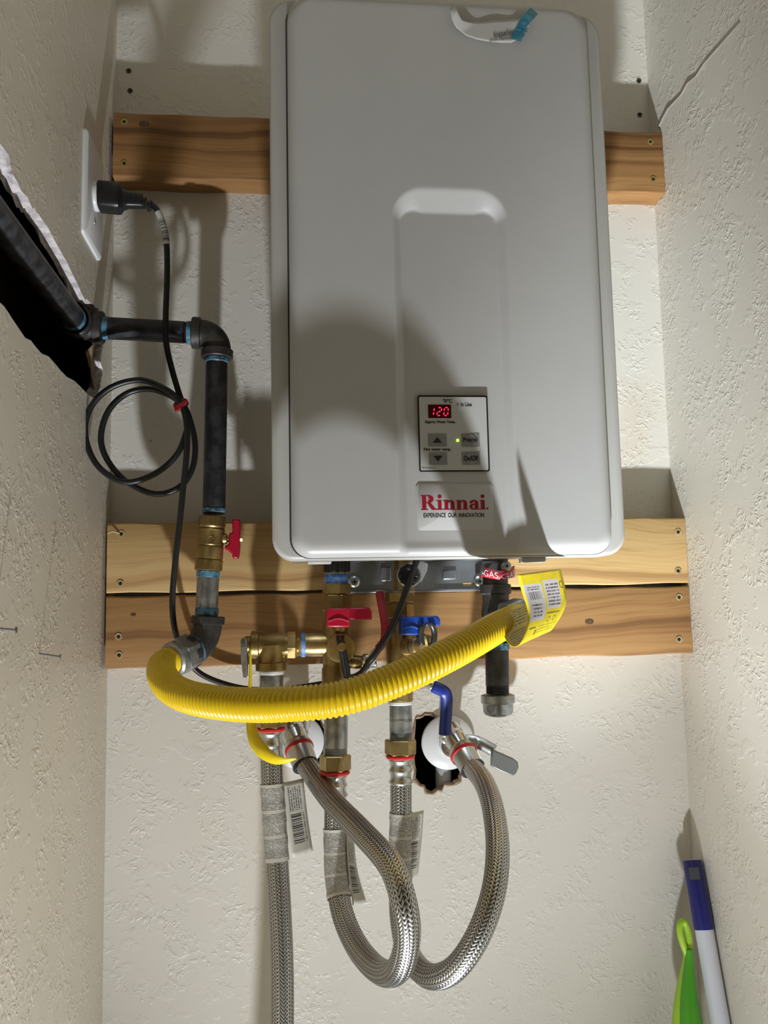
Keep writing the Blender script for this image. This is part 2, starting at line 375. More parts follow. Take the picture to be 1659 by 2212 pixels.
SCREWS = {}
def screw(parent, p, mat='screw', r=.0042, top=False, label=None, axis='y'):
    """countersunk screw: head ring with a recessed drive, shared mesh"""
    key = (mat, r)
    if key not in SCREWS:
        mb = MB(); mb.lathe((0, 0, 0), (0, -1, 0), [(-.004, r * .6), (0, r), (.0006, r), (.0008, r * .85), (.0004, r * .5)], 16, cap=False)
        k = len(mb.f); mb.lathe((0, .0004, 0), (0, -1, 0), [(0, r * .53), (.0007, r * .53)], 10, phase=.4)
        mb.mi = [0] * k + [1] * (len(mb.f) - k)
        o = mb.build('screw', None, None, mats=[mat, 'hole'], loc=(0, 0, 0)); SCREWS[key] = o.data; bpy.data.objects.remove(o)
    o = bpy.data.objects.new('screw', SCREWS[key]); link(o, parent)
    o.location = tuple(np.array(p) - (base_of(parent) if parent is not None else 0)); return o

# ------------------------------------------------------------------ the closet
XL, XR, ZF, ZC, YO = -.247, .507, -1.62, 1.12, -1.02
def sheet(name, outer, holes, fn, mat, thick, edge_mats=None):
    """flat wall from a 2-D outline with holes; fn maps (u,v,depth) to 3-D"""
    bm = bmesh.new(); loops = [outer] + holes; edges = []; rims = []
    for lp in loops:
        vs_ = [bm.verts.new(fn(u, v, 0.)) for u, v in lp]; rims.append(lp)
        edges += [bm.edges.new((vs_[i], vs_[(i + 1) % len(vs_)])) for i in range(len(vs_))]
    bmesh.ops.triangle_fill(bm, use_beauty=True, use_dissolve=False, edges=edges)
    nrm = Vector(fn(0, 0, -1.)) - Vector(fn(0, 0, 0.))
    bm.normal_update()
    for f in bm.faces:
        if f.normal.dot(nrm) < 0: f.normal_flip()
    me = bpy.data.meshes.new(name); bm.to_mesh(me); bm.free(); me.materials.append(MAT[mat])
    o = link(bpy.data.objects.new(name, me)); o['kind'] = 'structure'
    for lp, em in zip(holes, edge_mats or []):
        n = len(lp); mb = MB(); rings = []
        for k, dd in enumerate((0., thick * .25, thick * .75, thick)):
            c = np.mean(lp, 0); rings.append([fn(*(np.array(q) + (0 if k == 0 else 1) * rng.normal(0, .0008, 2)), dd) for q in lp])
        mb.grid(rings, closed=True); mb.build('drywall_edge', em, o, smooth=0)
    return o
def ragged(px, fn, n=3, amp=.0016):
    P = [fn(*p) for p in px]; out = []
    for i in range(len(P)):
        a, b = np.array(P[i]), np.array(P[(i + 1) % len(P)])
        for k in range(n): out.append(tuple(a + (b - a) * k / n + (rng.normal(0, amp, 2) if k or True else 0)))
    return out
bxz = lambda px, py: (at(px, py, 0)[0], at(px, py, 0)[2])
hole_r = ragged([(898, 1552), (925, 1543), (960, 1560), (1000, 1600), (1003, 1650), (992, 1685), (960, 1697), (932, 1714), (921, 1706), (897, 1682), (893, 1620)], bxz, 4, .0009)
hole_l = ragged([(636, 1556), (690, 1553), (702, 1572), (698, 1648), (650, 1650), (634, 1610)], bxz, 3, .0008)
wall_back = sheet('wall_back', [(XL, ZF), (XR, ZF), (XR, ZC), (XL, ZC)], [hole_r, hole_l], lambda u, v, d: (u, d, v), 'wall_b', .0127, ['paperb', 'paperb'])
def torn_rim(hole, w0, parent):
    c = np.mean(hole, 0); mb = MB(); rows = [[], [], []]
    for i, q in enumerate(hole):
        d = unit2(np.array(q) - c); k = w0 * (.35 + .9 * abs(sin(i * 1.7) * cos(i * .6))) + .0012 * rng.random()
        for r_, t, y in ((rows[0], -.0015, .002), (rows[1], k * .35, -.0016), (rows[2], k, -.0001)): p = np.array(q) + d * t; r_.append((p[0], y, p[1]))
    mb.grid(rows, closed=True); mb.build('torn_paper', 'paperb', parent, smooth=0, recalc=False)
def unit2(v): return v / np.linalg.norm(v)
torn_rim(hole_r, .0042, wall_back); torn_rim(hole_l, .002, wall_back)
lyz = lambda px, py: (atx(px, py, XL)[1], atx(px, py, XL)[2])
slot_px = [(18, 333), (27, 376), (69, 449), (87, 467), (145, 568), (184, 648), (199, 656), (212, 664), (222, 745), (216, 775), (222, 800), (216, 835), (205, 862), (145, 810), (90, 760), (43, 713), (8, 662)]
slot = [(-.64, .345)] + ragged(slot_px, lyz, 4, .0011)[:-3] + [(-.64, .222)]
wall_left = sheet('wall_left', [(YO, ZF), (0, ZF), (0, ZC), (YO, ZC)], [slot], lambda u, v, d: (XL - d, u, v), 'wall_l', .0135, ['gypsum'])
wall_right = sheet('wall_right', [(YO, ZF), (0, ZF), (0, ZC), (YO, ZC)], [], lambda u, v, d: (XR + d, u, v), 'wall_r', .012)
def slab(name, a, b, mat): o = MB().box(a, b).build(name, mat, smooth=0, loc=(0, 0, 0)); o['kind'] = 'structure'; return o
slab('floor', (XL - .2, YO - .6, ZF - .03), (XR + .2, .02, ZF), 'floor')
slab('ceiling', (XL, YO, ZC), (XR, 0, ZC + .03), 'wall_r')
# dark stud bay behind the slot, and behind the back wall's pipe holes
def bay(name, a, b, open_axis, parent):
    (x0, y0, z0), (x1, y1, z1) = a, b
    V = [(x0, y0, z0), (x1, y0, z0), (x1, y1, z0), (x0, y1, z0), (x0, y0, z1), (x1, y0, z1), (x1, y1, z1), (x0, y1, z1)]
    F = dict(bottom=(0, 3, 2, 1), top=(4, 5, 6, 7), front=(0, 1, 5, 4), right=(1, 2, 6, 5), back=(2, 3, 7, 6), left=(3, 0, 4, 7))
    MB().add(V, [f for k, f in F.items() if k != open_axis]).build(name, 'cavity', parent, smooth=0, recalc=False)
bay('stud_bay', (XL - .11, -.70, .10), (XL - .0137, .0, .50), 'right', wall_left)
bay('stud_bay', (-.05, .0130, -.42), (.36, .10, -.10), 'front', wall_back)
# torn paper hanging in the far end of the slot
mb = MB(); pts = [(206, 690), (222, 700), (224, 760), (215, 775), (222, 800), (213, 838), (206, 855), (196, 800), (186, 760), (200, 745)]
mb.prism([atx(a, b, XL - .006 - .003 * (i % 3)) for i, (a, b) in enumerate(pts)], (-.001, 0, 0)); mb.build('torn_paper', 'paperb', wall_left, smooth=0)
# crack with a lifted paint lip on the right wall
cr = [(1425, 275), (1434, 255), (1445, 235), (1455, 224), (1472, 206), (1488, 179), (1505, 165), (1524, 136), (1556, 100), (1600, 50)]
wd_ = [.0030, .0024, .0030, .0012, .0007, .0026, .0007, .0006, .0006, .0004]
G = []
for (a, b), w_ in zip(cr, wd_):
    p = atx(a, b, XR); G.append([(XR - .0008, p[1], p[2] + w_), (XR - .0016 - w_ * .3, p[1], p[2]), (XR - .0003, p[1], p[2] - w_)])
MB().grid(G).build('paint_crack', 'crackm', wall_right, smooth=0, recalc=False)

# ------------------------------------------------------------------ mounting boards
def board(name, z0, z1, mat, label, screws, smat, extra=()):
    t = thing(name, label, 'board', (.13, -.019, z0))
    x0, x1 = XL + .005, XR - .0006; n = 26
    # slightly wavy sawn edges and eased arrises
    prof = []
    for i in range(n + 1):
        x = x0 + (x1 - x0) * i / n; a = .0008 * sin(i * 1.9 + z0 * 50); b = .0009 * sin(i * 1.3 + z1 * 70); e = .0022
        prof.append([(x, -.0002, z0 + b), (x, -.038 + e, z0 + b), (x, -.0375, z0 + b + e * .4), (x, -.038, z0 + b + e),
                     (x, -.038, z1 + a - e), (x, -.0375, z1 + a - e * .4), (x, -.038 + e, z1 + a), (x, -.0002, z1 + a)])
    mb = MB(); mb.grid(prof, closed=True); mb.f += [tuple(range(7, -1, -1)), tuple(range(8 * n, 8 * n + 8))]; mb.mi += [0, 0]
    mb.build('plank', mat, t, smooth=50)
    for a, b in screws: screw(t, at(a, b, -.0383) + np.array([0, .0002, 0]), smat, .0045)
    for a, b, r, nm in extra:
        p = at(a, b, -.0382)
        q = MB(); q.lathe(p, p + np.array([0, -1, 0]), [(-.001, r), (.0002, r), (.0005, r * .6), (.0003, r * .2)], 14)
        q.v = [(p[0] + (v[0] - p[0]) * 1.7, v[1], v[2]) for v in q.v]; q.build(nm, 'knot', t)
    return t
bA = board('mounting_board', .5467, .6357, 'woodA', 'dark brown upper wooden board behind the top half of the heater', [(268, 263), (268, 353), (1405, 306), (1411, 387)], 'screw', [(311, 268, .004, 'knot')])
bB = board('mounting_board', .0062, .0934, 'woodB', 'pale pine board just below the heater, upper of the stacked pair', [(262, 1153), (260, 1260), (1465, 1149), (1465, 1233)], 'screwp', [(448, 1154, .0028, 'knot')])
bC = board('mounting_board', -.0859, .0020, 'woodC', 'tan brown board, lowest of the three, behind the red and blue valves', [(256, 1375), (257, 1415), (1467, 1290), (1467, 1381)], 'screwp', [(1273, 1343, .0035, 'knot'), (288, 1328, .002, 'knot')])
# loose shred by the top-left hole of the pale board
p, q = at(232, 1152, -.044), at(258, 1152, -.0386)
MB().tube(spline([p, at(243, 1148, -.043), q], .003), .0012, 6).build('splinter', 'splinter', bB)
for (a, b), l in zip([(278, 153), (281, 196), (1380, 175), (1382, 248)],
                     ['upper of two old wall screws above the left end of the upper board', 'lower of two old wall screws above the left end of the upper board',
                      'upper of two old wall screws above the right end of the upper board', 'lower of two old wall screws above the right end of the upper board']):
    o = screw(None, at(a, b, -.0003), 'screwd', .0036); tag(o, l, 'screw', 'old screws left in the back wall')

# ------------------------------------------------------------------ tankless water heater
HX0, HX1, HZ0, HZ1, HY = -.0332, .3302, .0302, .6305, -.277
heater = thing('tankless_water_heater', 'white tankless gas water heater mounted on the wooden boards', 'water heater', (.1485, -.15, HZ0))
def rrect(x0, x1, z0, z1, r0, r1, n=10):
    out = []
    for cx, cz, r, a0 in ((x1 - r0, z0 + r0, r0, -pi / 2), (x1 - r1, z1 - r1, r1, 0), (x0 + r1, z1 - r1, r1, pi / 2), (x0 + r0, z0 + r0, r0, pi)):
        for k in range(n + 1): a = a0 + pi / 2 * k / n; out.append((cx + r * cos(a), cz + r * sin(a)))
    return out
def loft(rings): return [[(x, y, z) for x, z in rr] for rr, y in rings]
mb = MB(); b = .004
rg = [(rrect(HX0, HX1, HZ0, HZ1, .022, .026), HY + .034), (rrect(HX0, HX1, HZ0, HZ1, .022, .026), HY + b)]
for k in (1, 2, 3): a = pi / 2 * k / 3; d = b * (1 - cos(a)); rg.append((rrect(HX0 + d, HX1 - d, HZ0 + d, HZ1 - d, .022 - d, .026 - d), HY + b - b * sin(a)))
G = loft(rg); n = len(G[0]); mb.grid(G, closed=True); mb.f += [tuple(range(n)), tuple(range(n * (len(G) - 1) + n - 1, n * (len(G) - 1) - 1, -1))]; mb.mi += [0, 0]
mb.build('front_frame', 'case', heater, smooth=40)
mb = MB(); G = loft([(rrect(HX0 + .003, HX1 - .003, HZ0 + .014, HZ1 - .003, .012, .024), -.05), (rrect(HX0 + .003, HX1 - .003, HZ0 + .014, HZ1 - .003, .012, .024), HY + .035)])
mb.grid(G, closed=True); mb.f += [tuple(range(n)), tuple(range(2 * n - 1, n - 1, -1))]; mb.mi += [0, 0]; mb.build('case', 'case', heater, smooth=40)
DX0, DX1, DZ0, DZ1, YF, DR = HX0 + .0190, HX1 - .0178, HZ0 + .0010, HZ1 - .0012, -.294, .013
sm = rrect(DX0 - .0016, DX1 + .0016, DZ0 - .0004, DZ1 + .0004, .0205, .0295)
mb = MB(); mb.prism([(x, HY + .0004, z) for x, z in sm], (0, -.0016, 0)); mb.build('door_seam', 'groove', heater, smooth=0)
CX = (at(847, 480, YF)[0] + at(1096, 480, YF)[0]) / 2; CHW = (at(1096, 480, YF)[0] - at(847, 480, YF)[0]) / 2; CZT = at(970, 404, YF)[2]
def sdrr(x, z, cx, cz, hx, hz, r):
    qx, qz = abs(x - cx) - hx + r, abs(z - cz) - hz + r
    return min(max(qx, qz), 0) + sqrt(max(qx, 0) ** 2 + max(qz, 0) ** 2) - r, max(qx, 0), max(qz, 0)
def recess(x, z):
    d, qx, qz = sdrr(x, z, CX, CZT - .6, CHW, .6, .034); d = -d
    if d <= 0: return 0.
    if qx > 0 and qz > 0: ny = qz * qz / (qx * qx + qz * qz)
    else: ny = 1. if (CZT - z) < (CHW - abs(x - CX)) else 0.
    w_ = .0095 + (.0235 - .0095) * ny; t = min(1, d / w_); t = (t * t / .4 if t < .2 else (t - .1)) / .9
    f = min(1, max(0, (z - DZ0) / (CZT - DZ0))); return (.0050 + .0075 * f) * t
def door_y(x, z):
    rr = .020 if z < (DZ0 + DZ1) / 2 else .029
    d, _, _ = sdrr(x, z, (DX0 + DX1) / 2, (DZ0 + DZ1) / 2, (DX1 - DX0) / 2, (DZ1 - DZ0) / 2, rr); d = max(0, -d)
    e = DR - sqrt(max(0, DR * DR - (DR - d) ** 2)) if d < DR else 0.
    return YF + e + recess(x, z) * min(1, d / DR)
s1 = np.concatenate([-1 + np.array([0, .004, .012, .024, .04, .06, .085]), np.linspace(-.89, .89, 250), 1 - np.array([.085, .06, .04, .024, .012, .004, 0])])
ze = np.concatenate([[0], np.geomspace(.0004, .03, 16)]); zs = np.concatenate([DZ0 + ze, np.linspace(DZ0 + .033, DZ1 - .033, 340), DZ1 - ze[::-1]])
G = []
for z in zs:
    R_, dz = (.020, z - DZ0) if z < .3 else (.029, DZ1 - z)
    hw = (DX1 - DX0) / 2 - (R_ - sqrt(max(0, R_ * R_ - (R_ - dz) ** 2)) if dz < R_ else 0); xc = (DX0 + DX1) / 2
    G.append([(xc + s_ * hw, door_y(xc + s_ * hw, z), z) for s_ in s1])
MB().grid(G).build('front_panel', 'door', heater, smooth=60)
# skirt so the door is a solid lid
rim = [(G[0][j]) for j in range(len(s1))] + [G[i][-1] for i in range(len(zs))] + [G[-1][j] for j in range(len(s1) - 1, -1, -1)] + [G[i][0] for i in range(len(zs) - 1, -1, -1)]
MB().grid([rim, [(x, HY + .001, z) for x, y, z in rim]], closed=True).build('panel_skirt', 'door', heater, smooth=40)
# underside tray, lip and flange
mb = MB(); mb.box((HX0 + .02, -.232, HZ0 + .009), (HX1 - .02, -.055, HZ0 + .0145)); mb.build('bottom_tray', 'zinc', heater, bevel=.001)
for a, b in ((690, 1214), (1150, 1211)): 
    p = at(a, b, -.252); MB().box(p - np.array([.012, .01, .002]), p + np.array([.012, .01, .003])).build('foot_tab', 'case', heater, bevel=.001)
# bottom wall bracket
YB = -.046
c0, c1 = at(745, 1216, YB), at(1046, 1277, YB)
br = MB(); br.box((c0[0], YB, c1[2]), (c1[0], YB + .0075, HZ0 + .012)); bro = br.build('wall_bracket', 'zinc', heater, bevel=.0015)
mb = MB(); mb.box(at(742, 1277, YB - .004), at(1046, 1272, YB)); mb.build('bracket_flange', 'zinc', bro, bevel=.0006)
for x0, x1, y0, y1 in ((955, 985, 1232, 1252), (822, 845, 1225, 1256)):
    mb = MB(); a, b = at(x0, y0, YB), at(x1, y1, YB); mb.box((a[0], YB - .0035, b[2]), (b[0], YB, a[2])); mb.build('embossed_pad', 'zinc', bro, bevel=.0016)
a, b = at(1000, 1259, YB), at(1018, 1266, YB); MB().box((a[0], YB - .0006, b[2]), (b[0], YB, a[2])).build('slot', 'woodB', bro)
for a, b in ((765, 1257), (1036, 1256)):
    p = at(a, b, YB - .001); mb = MB(); mb.lathe(p, p + np.array([0, -1, 0]), [(0, .0075), (.0012, .0075), (.002, .0055), (.003, .0045), (.0032, .002)], 20); mb.build('screw', 'steel', bro)
    mb = MB(); mb.box(p + np.array([-.0025, -.0036, -.0006]), p + np.array([.0025, -.003, .0006])); mb.box(p + np.array([-.0006, -.0036, -.0025]), p + np.array([.0006, -.003, .0025])); mb.build('screw_slot', 'hole', bro)

# control panel
def rpoly(x0, y0, x1, y1, Y, r, n=5):
    a, b = at(x0, (y0 + y1) / 2, Y), at(x1, (y0 + y1) / 2, Y); t, u = at((x0 + x1) / 2, y0, Y), at((x0 + x1) / 2, y1, Y)
    return [(x, Y, z) for x, z in rrect(a[0], b[0], u[2], t[2], r, r, n)]
YS = -.2878
cpn = MB().prism(rpoly(904, 854, 1055.5, 1018.5, YS - .0012, .002), (0, .004, 0)).build('control_panel', 'black', heater, smooth=30)
YC = YS - .0018
MB().prism(rpoly(907, 857.5, 1052.5, 1015.5, YC, .0012), (0, .002, 0)).build('face_plate', 'plate', cpn, smooth=0)
YC -= .0002
MB().prism(rpoly(925, 874, 974.5, 903, YC - .0002, .0006), (0, .0004, 0)).build('display_window', 'led_bg', cpn, smooth=0)
def seg_digit(cx, cy, w_, h_, on, sk=.12):
    mb = MB(); t = 1.6
    S7 = dict(a=((-w_, h_), (w_, h_)), g=((-w_, 0), (w_, 0)), d=((-w_, -h_), (w_, -h_)), f=((-w_, h_), (-w_, 0)), b=((w_, h_), (w_, 0)), e=((-w_, 0), (-w_, -h_)), c=((w_, 0), (w_, -h_)))
    for k in on:
        (xa, ya), (xb, yb) = S7[k]; dx, dy = xb - xa, yb - ya; L = sqrt(dx * dx + dy * dy); dx, dy = dx / L, dy / L
        xa += dx * t; ya += dy * t; xb -= dx * t; yb -= dy * t; hw = .95
        P_ = [(xa, ya), (xa + dx * hw - dy * hw, ya + dy * hw + dx * hw), (xb - dx * hw - dy * hw, yb - dy * hw + dx * hw), (xb, yb), (xb - dx * hw + dy * hw, yb - dy * hw - dx * hw), (xa + dx * hw + dy * hw, ya + dy * hw - dx * hw)]
        mb.prism([at(cx + x + y * sk, cy - y, YC - .0005) for x, y in P_], (0, .0002, 0))
    mb.build('digit', 'led', cpn, smooth=0)
seg_digit(933, 889, 4.2, 8.6, 'bc'); seg_digit(949, 889, 4.2, 8.6, 'abged'.replace('g', 'g')); seg_digit(963.5, 889, 4.2, 8.6, 'abcdef')
for nm, bx in (('°F/°C', (957, 862, 976, 870)), ('In Use', (995.5, 870, 1019, 878)), ('Approx Water Temp.', (918, 908, 984, 916)), ('Hot water temp.', (916, 967, 974.5, 975.5)), ('MC-91-02US-V', (911.5, 1009, 940.5, 1013))):
    lettering(nm, bx, YC - .0001, 'ink', cpn, .00012 if nm[0] != 'M' else 0)
MB().prism(rpoly(987, 871.5, 991.5, 876, YC - .0003, .0009, 6), (0, .0003, 0)).build('indicator_lamp', 'btn', cpn)
MB().prism(rpoly(986, 948, 991.5, 954, YC - .0006, .0012, 6), (0, .0006, 0)).build('indicator_lamp', 'greenled', cpn)
for x0, y0, x1, y1, kind in ((925, 936.5, 964.5, 964.5, 'up'), (926.5, 976.5, 966, 1004, 'down'), (997, 936.5, 1036, 965, 'Priority'), (998, 976, 1037, 1004, 'On/Off')):
    MB().prism(rpoly(x0, y0, x1, y1, YC - .0002, .0006), (0, .0003, 0)).build('button', 'btn', cpn, smooth=0)
    cx, cy = (x0 + x1) / 2, (y0 + y1) / 2
    if kind in ('up', 'down'):
        s_ = -1 if kind == 'up' else 1
        MB().prism([at(cx - 10, cy - s_ * 6, YC - .0004), at(cx + 10, cy - s_ * 6, YC - .0004), at(cx, cy + s_ * 7, YC - .0004)], (0, .0002, 0)).build('arrow', 'ink', cpn, smooth=0)
    else:
        c = at(cx, cy, YC); MB().lathe(c + np.array([0, 0, 0]), c + np.array([0, -1, 0]), [(0, .0061), (.0006, .0058), (.0009, .0052), (.0005, .004)], 24).build('button_dome', 'btn', cpn)
        lettering(kind, (x0 + 4, cy - 5.5, x1 - 4, cy + (6.5 if kind == 'Priority' else 5)), YC - .0011, 'ink', cpn, .00012)
# raised rounded name plate with its lettering
YN = -.2878
npl = MB(); o_, i_ = rpoly(899, 1043, 1066, 1147, YN, .0035, 6), rpoly(901.5, 1045.5, 1063.5, 1144.5, YN - .0009, .003, 6)
npl.grid([[(x, y + .003, z) for x, y, z in o_], o_, i_], closed=True); npl.f.append(tuple(range(len(o_) * 2, len(o_) * 3))); npl.mi.append(0)
npl = npl.build('name_plate', 'door', heater, smooth=60)
def brand():
    V, F = [], []
    def poly(p):
        k = len(V); V.extend((x, y, len(F) * 1.) for x, y in p); F.append(tuple(range(k, k + len(p))))
    def rect(x0, y0, x1, y1): poly([(x0, y0), (x1, y0), (x1, y1), (x0, y1)])
    def arc(cx, cy, rx, ry, a0, a1, tx, ty, n=14):       # stroke between two ellipses
        for k in range(n):
            a, b = math.radians(a0 + (a1 - a0) * k / n), math.radians(a0 + (a1 - a0) * (k + 1) / n)
            poly([(cx + rx * cos(a), cy + ry * sin(a)), (cx + rx * cos(b), cy + ry * sin(b)), (cx + (rx - tx) * cos(b), cy + (ry - ty) * sin(b)), (cx + (rx - tx) * cos(a), cy + (ry - ty) * sin(a))])
    def disc(cx, cy, rx, ry, n=20): poly([(cx + rx * cos(2 * pi * k / n), cy + ry * sin(2 * pi * k / n)) for k in range(n)])
    # R
    rect(.08, 0, .36, .98); rect(0, 0, .46, .055); rect(0, .925, .5, .98)
    rect(.30, .925, .52, .98); rect(.30, .455, .52, .51); arc(.50, .7175, .36, .2625, -90, 90, .24, .2075)
    poly([(.40, .50), (.62, .50), (.98, .055), (.98, 0), (.72, 0)]); rect(.72, 0, 1.06, .055)
    def stem(x, h): rect(x, 0, x + .25, h); rect(x - .08, 0, x + .33, .055); poly([(x - .09, h - .07), (x + .1, h - .05), (x + .1, h), (x - .09, h - .02)])
    def i(x): stem(x, .64); disc(x + .125, .88, .135, .125)
    def n(x):
        stem(x, .64); rect(x + .42, 0, x + .67, .42); rect(x + .36, 0, x + .75, .055)
        arc(x + .42, .42, .25, .23, 0, 100, .25, .10); poly([(x + .25, .46), (x + .40, .55), (x + .40, .65), (x + .25, .58)])
    i(1.14); n(1.58); n(2.44)
    x = 3.28                                              # a
    rect(x + .34, .05, x + .59, .44); arc(x + .30, .44, .29, .21, 0, 165, .25, .07); disc(x + .10, .49, .095, .08)
    arc(x + .24, .19, .25, .20, 60, 300, .20, .085); poly([(x + .34, .30), (x + .34, .39), (x + .18, .37), (x + .20, .29)]); rect(x + .20, .0, x + .40, .08); rect(x + .36, 0, x + .68, .055)
    i(4.05)
    return np.array(V), F
lettering(brand(), (909, 1068.5, 1049.5, 1101.5), YN - .0011, 'red_ink', npl, name='brand_lettering', label='red serif brand lettering')
MB().prism(rpoly(1051.5, 1096, 1055, 1100, YN - .0011, .0007, 5), (0, .0002, 0)).build('registered_mark', 'ink', npl)
lettering('EXPERIENCE  OUR  INNOVATION', (915, 1108.5, 1045.5, 1117.5), YN - .0011, 'ink', npl, .00008)

# instruction sheet remnant and blue tape on top of the door
def fpap(a, b): return -.0016 - .007 * max(0, 1 - math.hypot((a - 985) / 45, (b - 25) / 45)) - .005 * max(0, 1 - math.hypot((a - 1140) / 35, (b - 48) / 30)) - .0004 * (1 + sin(a * .09))
def rsp(P, n): P = np.array(P, float); L = np.concatenate([[0], np.cumsum(np.hypot(*np.diff(P, axis=0).T))]); t = np.linspace(0, L[-1], n); return np.stack([np.interp(t, L, P[:, 0]), np.interp(t, L, P[:, 1])], 1)
lo_, up_ = rsp([(972, 20), (976, 42), (985, 59), (1007, 77), (1030, 85), (1056, 90), (1082, 92), (1106, 92), (1125, 81), (1144, 52)], 40), rsp([(980, 6), (987, 14), (990, 28), (998, 43), (1015, 47), (1034, 48), (1075, 43), (1105, 42), (1135, 40)], 40)
pap = MB().grid([[at(*(lo_[i] + (up_[i] - lo_[i]) * t), YF + fpap(*(lo_[i] + (up_[i] - lo_[i]) * t))) for t in np.linspace(0, 1, 9)] for i in range(40)]).build('instruction_sheet', 'paper', smooth=60)
sl = pap.modifiers.new('thickness', 'SOLIDIFY'); sl.thickness = .0003; sl.offset = 0
tag(pap, 'torn white paper remnant of an instruction sheet on the top of the heater door', 'paper')
def on_paper(x0, y0, x1, y1, h):
    def fn(u, w_):
        a = x0 + (x1 - x0) * u; b = y0 + (y1 - y0) * u + h * (.5 - w_); return tuple(at(a, b, YF + fpap(a, b) - .0008))
    return fn
lettering('Installer Che', (0, 0, 1, 1), 0, 'ink', pap, 0, fn=on_paper(1067, 74, 1139, 62, 10))
lettering('ation Manual for add', (0, 0, 1, 1), 0, 'ink', pap, 0, fn=on_paper(1057, 87, 1133, 75, 7))
f_ = on_paper(1067, 80.5, 1139, 68.5, 1.2); MB().grid([[f_(u, 0) for u in np.linspace(0, 1, 12)], [f_(u, 1) for u in np.linspace(0, 1, 12)]]).build('underline', 'ink', pap, smooth=0, recalc=False)
tp = MB()
tpx = [[(1103, 84), (1125, 90)], [(1112, 64), (1133, 72)], [(1124, 41), (1142, 52)], [(1135, 28), (1153, 41)], [(1146, 16), (1162, 30)]]
tp.grid([[at(*q, YF + fpap(*q) - .0010 - (.003 if i > 2 else 0)) for q in r_] for i, r_ in enumerate(tpx)])
o = tp.build('tape_strip', plain('blue_tape_film', (.03, .27, .38), .4), smooth=0); sl = o.modifiers.new('thickness', 'SOLIDIFY'); sl.thickness = .0003; sl.offset = 0
o.active_material.node_tree.nodes['Principled BSDF'].inputs['Alpha'].default_value = .6
tag(o, 'strip of blue painter tape holding the torn paper on the heater top', 'tape')

# ------------------------------------------------------------------ pipework helpers
def pipe(parent, name, p0, p1, r, mat, threads=(0, 0), seg=28):
    """pipe with optional cut threads at either end (lengths in metres)"""
    p0, p1 = np.array(p0), np.array(p1); L = np.linalg.norm(p1 - p0); pr = []
    def th(a, b):
        n = max(3, int((b - a) / .0016)); out = []
        for k in range(n): t = a + (b - a) * k / n; dt = (b - a) / n; out += [(t, r), (t + dt * .5, r - .0009)]
        return out
    if threads[0]: pr += th(0, threads[0])
    else: pr.append((0, r))
    pr += [(threads[0] + .0005, r), (L - threads[1] - .0005, r)]
    pr += th(L - threads[1], L) if threads[1] else [(L, r)]
    return MB().lathe(p0, p1, pr, seg).build(name, mat, parent, smooth=40)
def ring(parent, name, c, ax, r, h, mat, seg=28, bev=.0012):
    c = np.array(c); ax = unit(ax); return MB().cyl(c - ax * h / 2, c + ax * h / 2, r, seg=seg, bev=bev).build(name, mat, parent, smooth=40)
def hexnut(parent, name, p0, p1, r, mat, phase=.3, bev=.0012):
    L = np.linalg.norm(np.array(p1) - np.array(p0))
    return MB().lathe(p0, p1, [(0, r * .93), (bev, r), (L - bev, r), (L, r * .93)], hexn=6, phase=phase).build(name, mat, parent, smooth=0)
def arc_path(p, d0, d1, R, n=14):
    """quarter bend entering along d0 and leaving along d1 around the corner point p"""
    d0, d1 = unit(d0), unit(d1); a = np.array(p) - d0 * R; c = a + d1 * R
    return [c - d1 * R * cos(t) + d0 * R * sin(t) for t in np.linspace(0, pi / 2, n)]
def elbow(parent, corner, d0, d1, r, R, ext, mat, name='elbow', collar=.0028, cl=.011):
    d0, d1 = unit(d0), unit(d1); A = arc_path(corner, d0, d1, R); a, b = A[0] - d0 * ext, A[-1] + d1 * ext
    path = [a] + A + [b]; mb = MB(); mb.tube(path, r, 28)
    for q, d in ((a, -d0), (b, d1)): mb.lathe(q - d * cl, q, [(0, r), (.001, r + collar), (cl - .001, r + collar), (cl, r + collar - .001)], 28)
    return mb.build(name, mat, parent, smooth=40), a, b
def ferrule(parent, p0, p1, r):
    L = np.linalg.norm(np.array(p1) - np.array(p0)); pr = []
    for t, k in ((0, 1.10), (.06, 1.14), (.12, 1.10), (.18, .98), (.36, .97), (.42, 1.08), (.50, 1.10), (.56, 1.0), (.70, .97), (.80, 1.0), (.86, 1.10), (.94, 1.12), (1, 1.0)): pr.append((t * L, r * k))
    return MB().lathe(p0, p1, pr, 32).build('ferrule', 'steel', parent, smooth=60)
PR = .01335

# ------------------------------------------------------------------ gas supply on the left
YG = -.10
gas = thing('gas_supply_pipe', 'black iron gas pipe with elbows leaving the wall slot on the left', 'pipe', at(446, 1400, YG))
pv = [at(470, 722, YG), at(468, 795, YG), at(462, 1112, YG), at(454, 1175, YG), at(448, 1235, YG), at(446, 1330, YG), at(444, 1385, YG)]
e1 = at(205, 706, YG); e1[0] = XL - .018
hp0 = at(208, 707, YG); hp1 = at(470, 722, YG)
dirh = unit(hp1 - e1); dirv = unit(pv[1] - pv[0])
el1, a1, b1 = elbow(gas, e1, (0, 1, 0), dirh, .0170, .016, .012, 'iron')
pipe(gas, 'pipe', e1 + np.array([0, -.62, -.004]), a1, PR + .0005, 'blackpipe')
ring(gas, 'sealant_band', a1 + np.array([0, -.004, 0]), (0, 1, 0), .0146, .010, 'dope')
el2, a2, b2 = elbow(gas, hp1, dirh, dirv, .0165, .0195, .011, 'iron')
pipe(gas, 'pipe', b1, a2, PR, 'blackpipe', (.006, .010))
ring(gas, 'sealant_band', b1 + dirh * .003, dirh, .0139, .008, 'dope'); ring(gas, 'sealant_band', a2 - dirh * .003, dirh, .0139, .007, 'dope')
